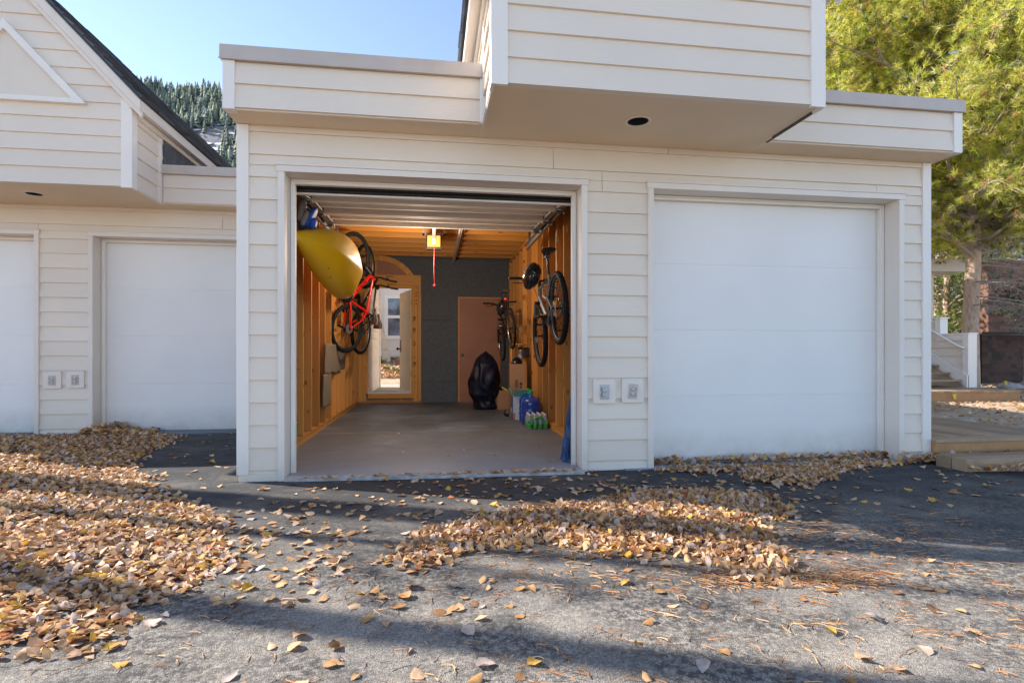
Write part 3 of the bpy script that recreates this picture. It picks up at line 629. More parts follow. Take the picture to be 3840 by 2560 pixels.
# ------------------------------------------------------------------ porch and buildings behind
d = MB(); y = 10.99
while y < 15.4: d.box(-1.25, 2.5, y, y+.134, .18, .222+random.uniform(0, .003)); y += .14
d.box(-1.25, 2.5, 10.99, 15.4, .05, .178)
pd_ = tag(d.build('porch_deck', paint('porch_boards', (.50,.45,.38), .8, (1,14,14), .3, .15, (.85,1.08), 0)), 'pale board porch floor outside the rear doorway', 'porch deck')
w = MB(); siding(w, TXp(-1.235), 10.99, 13.15, .224, 3.3); w.box(-1.6, -1.236, 10.99, 13.15, .05, 3.3)
pw = tag(w.build('porch_wall', M['siding']), 'white clapboard side wall running along the porch behind the rear doorway', 'wall')
w = MB(); w.box(-1.26, -1.19, 13.151, 13.2, .224, 3.3); w.build('corner_board', M['trim'], pw)
w = MB(); w.box(-1.6, 2.4, 10.99, 12.6, 2.62, 2.70); pr = w.build('porch_ceiling', M['cream'], pw)
rh = thing('neighbour_house', 'white clapboard house with a two-pane window seen through the rear doorway', 'house', (0, 20, 0))
w = MB(); sid = []
T0 = TF(0)
for a, b_, z0, z1 in ((-7, -1.66, .6, 5.2), (-1.66, -.45, .6, 1.60), (-1.66, -.45, 2.98, 5.2), (-.45, 4, .6, 5.2)): siding(w, T0, a, b_, z0, z1)
w.box(-7, -1.66, 0, .1, .5, 5.2); w.box(-.45, 4, 0, .1, .5, 5.2); w.box(-1.66, -.45, 0, .1, .5, 1.6); w.box(-1.66, -.45, 0, .1, 2.98, 5.2)
w.build('wall', M['siding'], rh)
w = MB(); w.box(-1.67, -.44, -.05, -.001, 1.55, 1.66); w.box(-1.67, -1.55, -.03, .02, 1.661, 2.98); w.box(-.56, -.44, -.03, .02, 1.661, 2.98); w.box(-1.55, -.56, -.03, .02, 2.28, 2.38); w.box(-1.67, -.44, -.035, .02, 2.981, 3.09)
wf = w.build('window', M['trim'], rh)
gm, gnt, gb_ = NT('window_glass'); gb_.inputs['Base Color'].default_value = (.10,.12,.15,1); gb_.inputs['Roughness'].default_value = .06; gb_.inputs['Specular IOR Level'].default_value = .9
gn = noisen(gnt, coords(gnt), 2.2, 4); L(gnt, ramp(gnt, gn, [(.35, (.05,.05,.06)), (.6, (.22,.24,.28))]), gb_.inputs['Base Color'])
w = MB(); w.box(-1.55, -.56, .01, .016, 1.66, 2.98); w.build('pane', gm, wf)
w = MB(); w.box(-7.2, 4.2, -.55, 3, 5.2, 5.35); w.build('roof', M['shingle'], rh)

bt = thing('birch_tree', 'leaning white birch trunk growing in leaf litter behind the rear doorway', 'tree', (-1.45, 18.6, .70))
pts = [(0,0,-.1), (-.02,0,.0), (-.11,0,.55), (-.24,.02,1.2), (-.40,.04,2.0), (-.52,.06,2.8), (-.8,.1,5), (-1.0,.2,8)]
t = MB(); t.tube(pts, [.16,.125,.11,.105,.098,.09,.07,.03], 14); t.build('trunk', M['birch'], bt, True)
t = MB()
for k in range(16):
    z = 3.6+k*.28; p = Vector((-.6-.06*k*.4, .08, z)); a = random.uniform(0, 6.28); d_ = Vector((math.cos(a), math.sin(a), .7)); q = p
    pl = [p]; 
    for i in range(4): d_ = (d_+Vector((random.uniform(-.3,.3), random.uniform(-.3,.3), .1))).normalized(); q = q+d_*.35; pl.append(q)
    t.tube(pl, [.02,.014,.01,.006,.003], 5)
t.build('branch', M['twig'], bt)
t2 = MB(); rd = random.Random(5)
tw = thing('bare_tree', 'thin bare twigs of a leafless tree poking up above the garage roof', 'tree', (-4.35, 20.5, .7))
tr = MB(); tr.tube([(0,0,-.1),(.02,0,4),(0,.05,7.5),(.05,0,10.1),(-.02,0,11.0)], [.12,.09,.05,.015,.003], 8); tr.build('trunk', M['birch'], tw, True)
br = MB()
for k in range(34):
    z = 6.4+k*.125; a = rd.uniform(0, 6.28); q = Vector((.03,0,z)); d_ = Vector((math.cos(a)*.8, math.sin(a)*.8, .9)).normalized(); pl = [q]
    for i in range(3): d_ = (d_+Vector((rd.uniform(-.3,.3), rd.uniform(-.3,.3), .25))).normalized(); q = q+d_*(.24-.004*k); pl.append(q)
    br.tube(pl, [.012,.008,.005,.002], 4)
    if k > 14: 
        for m_ in pl[1:]: br.tube([m_, m_+Vector((rd.uniform(-.12,.12), 0, rd.uniform(.04,.14)))], [.005,.002], 3)
br.build('branch', M['twig'], tw)

# ------------------------------------------------------------------ right side: steps, decks, stair, shed
st = MB(); st.box(4.50, 9, 4.08, 4.22, -.06, .082); st.box(4.50, 9, 4.225, 4.37, -.06, .080)
tag(st.build('timber_step', M['deckwoodx'], bevel=.006), 'low weathered timber step at the right edge of the driveway', 'step')
dk = MB(); dk.box(4.66, 9, 4.53, 4.57, -.06, .15); lo = thing('lower_deck', 'weathered low plank deck beside the right corner of the garage', 'deck')
dk.build('riser_board', M['treated'], lo)
dk = MB(); x = 4.70
dk.box(4.66, 9, 4.515, 4.66, .151, .182)
while x < 6.35: dk.box(x, x+.132, 4.665, 9.0-.5*random.random(), .145, .178+random.uniform(0,.004)); x += .138
dk.build('deck_board', M['deckwood'], lo, bevel=.003)
pf = thing('platform', 'raised timber platform at the foot of the white stairs', 'deck')
q = MB(); q.box(6.2, 11.1, 9.0, 9.04, .05, .265); q.box(11.06, 11.1, 9.041, 10.2, .05, .265); q.build('riser_board', M['treated'], pf)
q = MB(); y = 8.98; x = 6.2
while x < 11.1: q.box(x, min(x+.137, 11.12), 8.97, 10.9, .266, .302+random.uniform(0,.004)); x += .14
q.build('deck_board', M['deckwood'], pf, bevel=.003)
sw = thing('stair_flight', 'white outdoor stairs with solid clapboard side wall and handrail', 'stairs')
XW = 10.92; tr = MB(); rs = MB()
for k in range(9):
    y0 = 9.95+.26*k; z = .46+.148*k; tr.box(9.2, XW, y0, y0+.29, z-.035, z)
tr.build('tread', M['deckwoodx'], sw)
q = MB(); q.hexa([(XW-.05,9.85,.30),(XW-.001,9.85,.30),(XW-.001,12.6,1.86),(XW-.05,12.6,1.86),(XW-.05,9.85,.55),(XW-.001,9.85,.55),(XW-.001,12.6,2.11),(XW-.05,12.6,2.11)]); q.build('stringer', M['trim'], sw)
q = MB(); siding(q, TXn(XW+.03), 9.96, 10.6, .30, 1.37); siding(q, TXn(XW+.03), 10.6, 12.8, .30, 1.72)
q.box(XW+.03, XW+.17, 9.98, 10.6, .3, 1.37); q.box(XW+.03, XW+.17, 10.6, 12.8, .3, 1.72); q.build('side_wall', M['siding'], sw)
q = MB(); q.box(XW-.02, XW+.19, 9.85, 9.975, .30, 1.40); q.box(XW-.01, XW+.18, 10.49, 10.62, 1.41, 1.76); q.build('newel_post', M['trim'], sw, bevel=.004)
q = MB(); q.box(XW-.02, XW+.2, 9.84, 10.5, 1.401, 1.43); q.box(XW-.02, XW+.2, 10.47, 12.8, 1.761, 1.79); q.box(XW+.0, XW+.02, 9.976, 10.6, 1.28, 1.40); q.build('cap_board', M['trim'], sw)
q = MB(); q.tube([(XW-.03,9.93,1.12),(XW-.08,9.96,1.14),(XW-.09,10.06,1.19),(XW-.09,12.4,2.52)], .022, 8)
for y in (10.1, 11.4): q.tube([(XW+.02,y,1.13+(y-10.06)*.57),(XW-.09,y,1.19+(y-10.06)*.57)], .01, 6)
q.build('handrail', M['trim'], sw, True)
hw_ = thing('shade_house_block', 'added clapboard block hidden behind the garage, shading the white stairs', 'house')  # unseen block, added to keep the sun off the stair wall
q = MB(); siding(q, TF(11.3), 4.75, 8.3, 0, 6.0); siding(q, TXp(8.3), 11.3, 15, 0, 6.0); q.box(4.75, 8.3, 11.3, 15, 0, 6.0); q.build('wall', M['siding'], hw_)
q = MB(); q.box(4.5, 8.55, 11.1, 15.2, 6.001, 6.2); q.build('roof', M['shingle'], hw_)
# neighbouring flat canopy and corner
cb = thing('distant_house', 'beige house corner with a flat eave just past the garage edge', 'house')
q = MB(); siding(q, TF(14.0), 12.2, 14.33, 0, 4.4); q.box(12.2, 14.33, 14.0, 18, 0, 4.4); q.build('wall', M['siding'], cb)
q = MB(); q.box(13.6, 14.98, 13.6, 16.5, 3.33, 3.64); q.box(13.6, 15.0, 13.58, 16.52, 3.6401, 3.68); q.build('eave', M['casing'], cb, bevel=.004)
sh = thing('shingled_shed', 'dark brown wood-shingled shed behind the conifer trunk', 'shed', (15.95, 14, 0))
q = MB(); z = .0; rdm = random.Random(3)
def shing(x0, x1, y, z0, z1, rows=.118):
    z = z0
    while z < z1-.01:
        x = x0
        while x < x1:
            wd = rdm.uniform(.12, .26); a, b_ = x, min(x+wd, x1); o = .014+rdm.uniform(0,.004)
            q.hexa([(a+.001,y-o,z),(b_-.001,y-o,z),(b_-.001,y,z),(a+.001,y,z),(a+.001,y-.004,z+rows),(b_-.001,y-.004,z+rows),(b_-.001,y,z+rows),(a+.001,y,z+rows)]); x += wd
        z += rows
shing(0, 5, 0, .0, 1.55); q.box(0, 5, 0, 3, 0, 1.55); q.build('lower_wall', M['brownshingle'], sh)
q = MB(); shing(2.75, 8, 2.2, 1.5, 4.2); q.box(2.75, 8, 2.2, 2.5, 0, 4.2); q.build('upper_wall', wood('red_brown_shingle', (.26,.13,.085), (.14,.065,.04), (26,26,2), .75, 0, (.6,1.4), .4), sh)
q = MB(); q.box(-.05, 5, -.05, .3, 1.551, 1.585); q.build('cap_board', M['darkbronze'], sh)
gb = MB(); gb.box(0, 1.3, 0, .9, -.05, 1.05); gb.box(-.04, 1.34, -.04, .94, 1.051, 1.10)
for k in range(3): gb.box(.1, 1.2, -.012, -.001, .25+.3*k, .26+.3*k)
o = gb.build('utility_box', M['greenbox'], bevel=.02); o.location = (16.9, 16.2, .1); tag(o, 'pale green utility cabinet between the conifer trunk and brown shed', 'utility cabinet')
# rocks
def rock(x, y, z, s, lab, i):
    bm = bmesh.new(); bmesh.ops.create_icosphere(bm, subdivisions=3, radius=1)
    for v in bm.verts:
        n_ = noise.noise(v.co*1.3+Vector((i*7, 0, 0)))*.35+noise.noise(v.co*3+Vector((i*3, 5, 0)))*.1
        v.co = Vector((v.co.x*s[0], v.co.y*s[1], v.co.z*s[2]))*(1+n_)
    me = bpy.data.meshes.new('rock'); bm.to_mesh(me); bm.free(); me.materials.append(M['rock']); me.polygons.foreach_set('use_smooth', [True]*len(me.polygons))
    o = bpy.data.objects.new('rock', me); COL.objects.link(o); o.location = (x, y, z); tag(o, lab, 'rock', 'stones edging the right-hand yard')
rocks = [(6.62,6.05,.08,(.22,.16,.10),'pale flat stone nearest the garage corner by the lower deck'), (6.75,5.75,.07,(.16,.13,.06),'small whitish stone next to the first edging stone'),
 (6.85,5.5,.07,(.28,.12,.06),'long low pale stone in the middle of the deck edging'), (6.95,5.25,.1,(.2,.15,.11),'rounded brownish stone on the deck edging'),
 (7.0,5.05,.07,(.13,.11,.07),'small grey stone at the right of the deck edging'), (13.9,11.5,.2,(.3,.2,.12),'flat stone at the foot of the brown shed, left'), (14.6,11.6,.22,(.26,.2,.16),'large domed grey stone in front of the brown shed'), (15.3,11.6,.2,(.28,.2,.12),'grey stone at the right picture edge before the shed')]
for i, r_ in enumerate(rocks): rock(*r_[:3], r_[3], r_[4], i)

# ------------------------------------------------------------------ bicycles
def mbike(name, label, cfg, fwd, up, rear_axle, scale=1.0):
    r = cfg['r']; tw_ = cfg['tw']; B = thing(name, label, 'bicycle', group='bicycles hung on the garage walls')
    f = Vector(fwd).normalized(); u = Vector(up); u = (u-f*u.dot(f)).normalized(); l = u.cross(f)
    mat = Matrix((f, l, u)).transposed().to_4x4(); mat = Matrix.Translation(Vector(rear_axle)) @ mat @ Matrix.Scale(scale, 4) @ Matrix.Translation((.46, 0, -r))
    B.matrix_world = mat
    fm, bk, sv = cfg['frame'], M['blackmetal'], M['steel']
    RA, FA = Vector((-.46,0,r)), Vector((.62,0,r)); BBk = Vector((-.03,0,r-.03)); SC_ = Vector((-.17,0,.80)); HT, HB = Vector((.36,0,.90)), Vector((.41,0,.77))
    m_ = MB()
    tb = cfg.get('tube', .02)
    m_.tube([HB+(HT-HB)*.15, BBk+Vector((.02,0,.03)), BBk], [tb*1.15, tb*1.25, tb*1.25], 12); m_.tube([HT-Vector((.0,0,.03)), SC_], tb*.85, 12)
    m_.tube([BBk, SC_+Vector((-.01,0,.04))], tb*.8, 12); m_.tube([HT, HB], tb*1.25, 12)
    for s_ in (-1, 1):
        m_.tube([BBk+Vector((-.03,s_*.03,0)), Vector((-.2,s_*.055,r-.02)), RA+Vector((0,s_*.065,0))], [tb*.6,tb*.55,tb*.45], 8)
        if cfg.get('sus'): m_.tube([SC_+Vector((.06,s_*.02,-.2)), Vector((-.25,s_*.055,r+.2)), RA+Vector((0,s_*.065,0))], [tb*.6,tb*.55,tb*.45], 8)
        else: m_.tube([SC_+Vector((0,s_*.02,-.03)), Vector((-.3,s_*.055,r+.28)), RA+Vector((0,s_*.065,0))], [tb*.55,tb*.5,tb*.4], 8)
    m_.tube([BBk+Vector((0,-.04,0)), BBk+Vector((0,.04,0))], .025, 12); m_.box(-.30,-.285,-.055,.055,r+.27,r+.285)
    fr = m_.build('frame', fm, B, True)
    if cfg.get('sus'):
        m_ = MB(); m_.tube([Vector((.0,0,.62)), Vector((.17,0,.72))], .022, 10); m_.tube([Vector((-.09,0,.56)), Vector((.0,0,.62))], .012, 8); m_.build('rear_shock', sv, fr, True)
    if cfg.get('stripe'):
        m_ = MB(); dd = (HB-BBk).normalized(); nn = Vector((0,1,0))
        for k in range(5):
            c_ = BBk+dd*(.22+.055*k)
            for s_ in (-1, 1): m_.obox(c_+Vector((0,s_*(tb*1.2),0)), dd*.018, Vector((0,.0012,0)), Vector((-dd.z,0,dd.x))*(.008 if k % 2 else .012))
        m_.build('frame_lettering', cfg['stripe'], fr)
    # fork
    m_ = MB(); m_.tube([HT+Vector((-.008,0,.03)), HB+Vector((.012,0,-.03))], .018, 10); cr = HB+Vector((.02,0,-.05)); fd = (FA-cr).normalized()
    m_.tube([cr+Vector((0,-.062,0)), cr+Vector((0,.062,0))], .022, 8)
    for s_ in (-1, 1):
        m_.tube([cr+Vector((0,s_*.06,0)), cr+fd*.2+Vector((0,s_*.06,0))], .016, 10, mi=1); m_.tube([cr+fd*.17+Vector((0,s_*.06,0)), FA+Vector((0,s_*.06,0))], [.022,.016], 10)
    m_.torus(cr+fd*.2, (fd.cross(Vector((0,1,0)))), .062, .012, 24, 8)
    fk = m_.build('fork', [cfg['fork'], sv], B, True)
    # wheels
    for nm, C_ in (('rear_wheel', RA), ('front_wheel', FA)):
        m_ = MB(); nsp = 28
        for k in range(nsp):
            a = 2*PI*k/nsp; s_ = 1 if k % 2 else -1; a2 = a+(.5 if (k//2) % 2 else -.5)
            p0 = C_+Vector((.025*math.cos(a2), s_*.03, .025*math.sin(a2))); p1 = C_+Vector(((r-.055)*math.cos(a), 0, (r-.055)*math.sin(a)))
            m_.tube([p0, p1], .0016, 4, False)
        m_.tube([C_+Vector((0,-.062,0)), C_+Vector((0,.062,0))], .012, 10); m_.lathe([(.03,-.034),(.012,-.03),(.012,.03),(.03,.034)], C_, (0,1,0), 16)
        wl = m_.build(nm, bk, B, True)
        m_ = MB(); m_.torus(C_, (0,1,0), r-.052, .013, 56, 8, flat=1.1); m_.build('rim', cfg['rim'], wl, True)
        m_ = MB(); m_.torus(C_, (0,1,0), r-.026, .026*tw_, 64, 10)
        if cfg.get('knob'):
            for k in range(76):
                a = 2*PI*k/76
                for o_ in ((-.013, .0, .013) if k % 2 else (-.022, .022)):
                    rr = r-.026+math.sqrt(max((.026*tw_)**2-o_*o_*1.0, .0001)); c_ = C_+Vector((rr*math.cos(a), o_, rr*math.sin(a)))
                    m_.obox(c_, Vector((-math.sin(a),0,math.cos(a)))*.007, Vector((0,.0045,0)), Vector((math.cos(a),0,math.sin(a)))*.0038)
        m_.build('tyre', M['tyre'], wl, True)
        m_ = MB(); m_.lathe([(.08,0),(.08,.002)], C_+Vector((0,.04,0)), (0,1,0), 28) if cfg.get('disc') else m_.lathe([(.03,0),(.03,.002)], C_+Vector((0,.04,0)), (0,1,0), 16)
        m_.build('brake_disc', sv, wl)
        if nm == 'rear_wheel':
            m_ = MB(); m_.lathe([(.055,0),(.05,.008),(.042,.016),(.03,.026)], C_+Vector((0,-.03,0)), (0,-1,0), 24); m_.build('cassette', sv, wl)
    # drivetrain
    m_ = MB(); m_.lathe([(.09,0),(.092,.003),(.088,.005)], BBk+Vector((0,-.045,0)), (0,-1,0), 32); ca = cfg.get('crank', .5)
    cv = Vector((math.cos(ca),0,math.sin(ca)))*.17
    for s_ in (-1, 1): m_.tube([BBk+Vector((0,s_*.06,0)), BBk+Vector((0,s_*.07,0))-cv*s_], [.016,.011], 8)
    m_.tube([BBk+Vector((0,-.045,.09)), RA+Vector((0,-.045,.05))], .004, 4); m_.tube([BBk+Vector((0,-.045,-.09)), RA+Vector((.02,-.05,-.12)), RA+Vector((0,-.045,-.05))], .004, 4)
    m_.obox(RA+Vector((.02,-.06,-.09)), (.012,0,.01), (0,.01,0), (.01,0,-.06))
    cs = m_.build('crankset', bk, B, True)
    for s_ in (-1, 1):
        m_ = MB(); pc = BBk+Vector((0,s_*.12,0))-cv*s_
        m_.obox(pc, (.045,0,0), (0,.042,0), (0,0,.009)); m_.obox(pc+Vector((.046,0,0)), (.002,0,0), (0,.03,0), (0,0,.007), mi=1); m_.obox(pc-Vector((.046,0,0)), (.002,0,0), (0,.03,0), (0,0,.007), mi=1)
        m_.build('pedal', [bk, M['amber']], cs)
    # seat
    m_ = MB(); m_.tube([SC_, SC_+Vector((-.045,0,cfg.get('post', .19)))], .0145, 10); sp = m_.build('seat_post', cfg.get('postm', bk), B, True)
    sc = SC_+Vector((-.05,0,cfg.get('post', .19)+.03))
    prof = [(-.13,.074,.0,.05),(-.10,.082,.012,.05),(-.05,.078,.014,.045),(0,.055,.012,.035),(.05,.034,.01,.03),(.10,.024,.008,.026),(.135,.015,.002,.02)]
    m_ = MB(); vs = []; n_ = 14
    for x, hw_, zz, th_ in prof:
        for k in range(n_):
            a = 2*PI*k/n_; vs.append(sc+Vector((x, hw_*math.cos(a), zz+th_*(.45 if math.sin(a) > 0 else .6)*math.sin(a))))
    fs = [(i*n_+k, i*n_+(k+1) % n_, (i+1)*n_+(k+1) % n_, (i+1)*n_+k) for i in range(len(prof)-1) for k in range(n_)]+[tuple(range(n_)), tuple((len(prof)-1)*n_+k for k in range(n_))]
    m_.add(vs, fs); m_.build('saddle', cfg['saddle'], B, True)
    m_ = MB()
    for s_ in (-1, 1): m_.tube([sc+Vector((-.08,s_*.022,-.02)), sc+Vector((0,s_*.022,-.03)), sc+Vector((.08,s_*.022,-.01))], .004, 6)
    m_.obox(sc+Vector((0,0,-.03)), (.025,0,0), (0,.028,0), (0,0,.008)); m_.build('saddle_rail', sv, sp)
    if cfg.get('light'):
        m_ = MB(); m_.lathe([(.026,0),(.024,.015),(.01,.022)], SC_+Vector((-.055,0,.11)), (-1,0,0), 16); m_.build('tail_light', cfg['light'], sp, True)
    # bars
    st_ = HT+Vector((-.02,0,.06)); cl = st_+Vector((.07,0,.03)); hw2 = cfg.get('bar', .33)
    m_ = MB(); m_.tube([HT, st_], .019, 10); m_.tube([st_, cl], .017, 10)
    m_.tube([cl+Vector((-.05,-hw2,.03)), cl+Vector((-.03,-hw2*.5,.028)), cl+Vector((0,-.05,0)), cl+Vector((0,.05,0)), cl+Vector((-.03,hw2*.5,.028)), cl+Vector((-.05,hw2,.03))], .0125, 10)
    hb = m_.build('handlebar', bk, B, True)
    for s_ in (-1, 1):
        e = cl+Vector((-.05,s_*hw2,.03)); i_ = cl+Vector((-.038,s_*(hw2-.13),.029)); m_ = MB(); m_.tube([i_, e+Vector((-.001,s_*.006,0))], [.017,.0165], 12); m_.build('grip', M['rubber'], hb, True)
        m_ = MB(); b0 = cl+Vector((-.032,s_*(hw2-.17),.0)); m_.obox(b0+Vector((.01,0,.015)), (.014,0,0), (0,.022,0), (0,0,.018)); m_.tube([b0+Vector((.02,0,.0)), b0+Vector((.055,s_*.02,-.01)), b0+Vector((.06,s_*.10,-.005)), b0+Vector((.05,s_*.13,.004))], [.006,.006,.005,.004], 6); m_.build('brake_lever', bk, hb, True)
        m_ = MB(); m_.tube([b0+Vector((.03,0,0)), b0+Vector((.12,-s_*.05,.03)), b0+Vector((.13,-s_*.14,-.05)), HB+Vector((.02,s_*.02,.02))], .003, 5); m_.build('brake_cable', M['rubber'], hb, True)
    return B
M['tyre'] = plain('tyre_rubber', (.012,.0125,.014), .7, 0, .25, 40, .15, spec=.2)
M['amber'] = plain('amber_reflector', (.75,.30,.03), .3)
red = plain('red_frame_paint', (.62,.015,.01), .28, 0, .05, 5, 0, coat=.7)
grey = plain('grey_frame_paint', (.20,.205,.215), .35, .2, .06, 5, 0, coat=.4)
blackp = plain('black_frame_paint', (.012,.013,.014), .25, 0, .1, 5, 0, coat=.7)
rimb = plain('black_rim', (.02,.02,.022), .35, .3); rims = plain('worn_alloy_rim', (.30,.29,.27), .35, .8); rimw = plain('grey_lettered_rim', (.10,.10,.105), .4, .3)
blks = plain('black_saddle', (.018,.018,.02), .35, 0, .1, 20, .05); brns = plain('brown_saddle', (.085,.05,.04), .4)
whitel = plain('white_decal', (.6,.58,.5), .5); blackl = plain('black_decal', (.01,.01,.01), .5)
mbike('bicycle', 'grey full-suspension mountain bike with knobbly tyres hung high on the right wall', dict(r=.368, tw=1.12, frame=grey, fork=blackp, rim=rimw, saddle=blks, knob=1, disc=1, sus=1, tube=.022, stripe=whitel, crank=-.2, post=.23, bar=.35),
      (.02, 1.0, -.235), (-.05, .22, 1), (1.265, 5.46, 1.445))
mbike('bicycle', 'slim black bicycle with red tail light hung at the rear of the right wall', dict(r=.345, tw=.72, frame=blackp, fork=blackp, rim=rims, saddle=plain('tan_edged_saddle', (.05,.04,.035), .5), tube=.017, crank=-1.2, post=.19, bar=.30, light=plain('red_reflector', (.8,.02,.01), .3, emis=((1,.03,.01), .35))),
      (-.02, 1.0, -.19), (-.08, .2, 1), (1.235, 8.60, 1.39), .97)
mbike('bicycle', 'red mountain bike hanging nose-up on the left wall beside the kayak', dict(r=.365, tw=1.05, frame=red, fork=blackp, rim=rimb, saddle=brns, knob=1, disc=1, tube=.024, stripe=blackl, crank=2.6, bar=.34, post=.17),
      (.10, -.02, 1), (.50, .86, 0), (-1.235, 8.35, 1.36), .98)
mbike('bicycle', 'black mountain bike hanging nose-up behind the red one on the left wall', dict(r=.365, tw=1.0, frame=blackp, fork=blackp, rim=rims, saddle=brns, knob=1, disc=1, tube=.02, stripe=whitel, crank=.4, bar=.34, post=.22),
      (.06, .02, 1), (.28, .95, 0), (-1.13, 9.10, 1.34), .98)
# wire wall brackets
for (x, y, z, lab) in ((1.5, 5.75, 1.72, 'thin white wire bracket holding the grey mountain bike'), (1.5, 9.05, 1.66, 'thin white wire bracket holding the slim black bicycle')):
    m_ = MB(); m_.tube([(x,y,z),(x-.30,y,z),(x-.30,y+.35,z),(x,y+.35,z)], .004, 6); m_.tube([(x,y,z-.35),(x,y,z+.02)], .004, 6); m_.tube([(x,y,z-.34),(x-.28,y,z-.02)], .004, 6); m_.tube([(x,y+.35,z-.34),(x-.28,y+.35,z-.02)], .004, 6)
    tag(m_.build('wall_bracket', plain('white_wire', (.5,.48,.42), .4)), lab, 'bracket')
# cable loops and white cord on the right wall
for i, (y, z) in enumerate(((5.0, 2.36), (5.45, 2.36), (5.9, 2.35), (6.35, 2.33))):
    m_ = MB(); m_.tube([(1.50, y+.10, z+.09), (1.47, y+.04, z+.03), (1.46, y, z-.02), (1.48, y+.03, z-.03), (1.50, y+.11, z+.05)], .005, 6)
    tag(m_.build('cable_loop', plain('cream_cable', (.45,.36,.2), .5)), 'short cream cable loop stapled under the right-hand top plate', 'cable', 'cable loops under the right top plate')
m_ = MB(); m_.tube([(1.50, 6.5, 2.55), (1.49, 6.52, 2.3), (1.50, 6.50, 2.0), (1.49, 6.55, 1.7)], .012, 7); tag(m_.build('hanging_cord', plain('cream_cord', (.48,.36,.2), .6)), 'cream cord hanging down the right wall studs behind the saddle', 'cord')

# helmets
def helmet(label, loc, rot, col, acc=None, s=1.0):
    H = thing('helmet', label, 'helmet', loc, 'bicycle helmets'); H.rotation_euler = rot; H.scale = (s,)*3
    nu, nv = 40, 14; vs = []; fs = []
    for j in range(nv+1):
        ph = PI/2*1.12*j/nv
        for i in range(nu):
            th = 2*PI*i/nu; rr = math.sin(ph)
            rib = 1-.06*max(0, math.cos(th*5+.4))**2*math.sin(min(ph*1.3, PI))
            x = .150*rr*math.cos(th)*rib*(1+.10*max(0, -math.cos(th))); y = .098*rr*math.sin(th)*rib; vs.append((x, y, .125*math.cos(ph)*(1-.12*max(0, math.cos(th*4+.2))*rr)))
    for j in range(nv):
        for i in range(nu): fs.append((j*nu+i, j*nu+(i+1) % nu, (j+1)*nu+(i+1) % nu, (j+1)*nu+i))
    fs.append(tuple(nv*nu+i for i in range(nu)))
    m_ = MB(); m_.add(vs, fs); m_.build('shell', col, H, True)
    for k in (-2, -1, 0, 1, 2):
        for q_ in (-1, 1):
            m_ = MB(); a = k*.36; x = q_*.055; y = math.sin(a)*.085; z = math.sqrt(max(0, 1-(x/.15)**2-(y/.098)**2))*.125
            n_ = Vector((x/.15**2, y/.098**2, z/.125**2)).normalized(); t_ = Vector((1,0,0)); t_ = (t_-n_*t_.dot(n_)).normalized(); b_ = n_.cross(t_)
            m_.obox(Vector((x, y, z)), t_*.032, b_*.008, n_*.004)
            m_.build('vent', acc or M['black'], H, bevel=.003)
    m_ = MB()
    for s_ in (-1, 1): m_.tube([(.06, s_*.085, .01), (.02, s_*.08, -.08), (-.01, .0, -.14)], .004, 5); m_.tube([(-.07, s_*.08, .01), (.02, s_*.08, -.08)], .004, 5)
    m_.build('strap', M['rubber'], H)
hb_ = plain('glossy_black_shell', (.012,.012,.016), .18, 0, .1, 5, 0, coat=.8); hdk = plain('dark_red_stripe', (.35,.01,.02), .3)
helmet('glossy black helmet hanging on the handlebar of the grey mountain bike', (1.115, 6.13, 1.87), (R(92), R(-72), R(8)), hb_, s=1.02)
helmet('black helmet with red streaks hanging on the red mountain bike', (-1.22, 7.85, 1.80), (R(60), R(25), R(30)), hb_, hdk)
helmet('black helmet hanging on the handlebar of the slim black bicycle', (1.16, 9.15, 1.77), (R(85), R(-70), 0), hb_, s=.9)
helmet('black helmet resting on top of the tall cardboard box', (1.33, 8.62, .835), (R(8), 0, R(70)), hb_, s=.9)

# ------------------------------------------------------------------ kayak
K = thing('kayak', 'yellow plastic kayak hung on its side on the left wall', 'kayak')
A0, A1 = Vector((-1.235, 5.22, 2.055)), Vector((-.94, 6.80, 1.87)); ax = (A1-A0); Lk = ax.length; ax.normalize()
outv = Vector((1, .0, -.06)); outv = (outv-ax*outv.dot(ax)).normalized(); upv = outv.cross(ax).normalized()
if upv.z < 0: upv = -upv
NS, NC = 44, 40; vs = []; fs = []
for i in range(NS+1):
    t = i/NS
    if t <= .66: b = .03+.31*math.sin(PI/2*min(1, t/.66))**.95
    elif t <= .90: b = .34*math.sqrt(max(0, 1-((t-.66)/.30)**2))
    else: b = .21*(1-(t-.90)/.10)**.9*.62+.012 if t > .93 else .35*math.sqrt(max(0, 1-((t-.66)/.30)**2))*(1-.38*(t-.90)/.03)
    hl = .21*max(0, 1-abs((t-.55)/(.55 if t < .55 else .46))**2.2)**.8+.014; dk_ = .12*max(0, 1-abs((t-.5)/.5)**2)+.006
    c = A0+ax*(Lk*t)+outv*(.05*math.sin(PI*t)-.0) 
    for k in range(NC):
        w_ = 2*PI*k/NC; cu, su = math.cos(w_), math.sin(w_)
        pu = abs(su)**.95*(1 if su > 0 else -1)*b
        po = (abs(cu)**.9*hl + .022*max(0, 1-abs(su)*4)*min(1, 4*t*(1-t)+.3)) if cu > 0 else -abs(cu)**.8*dk_
        if t > .74 and cu > 0:
            g_ = (t-.74)/.26; po *= 1-.40*g_*math.exp(-((abs(su)-.55)/.3)**2)
        vs.append(c+upv*pu+outv*po)
for i in range(NS):
    for k in range(NC): fs.append((i*NC+k, i*NC+(k+1) % NC, (i+1)*NC+(k+1) % NC, (i+1)*NC+k))
fs += [tuple(range(NC)), tuple(NS*NC+k for k in range(NC))]
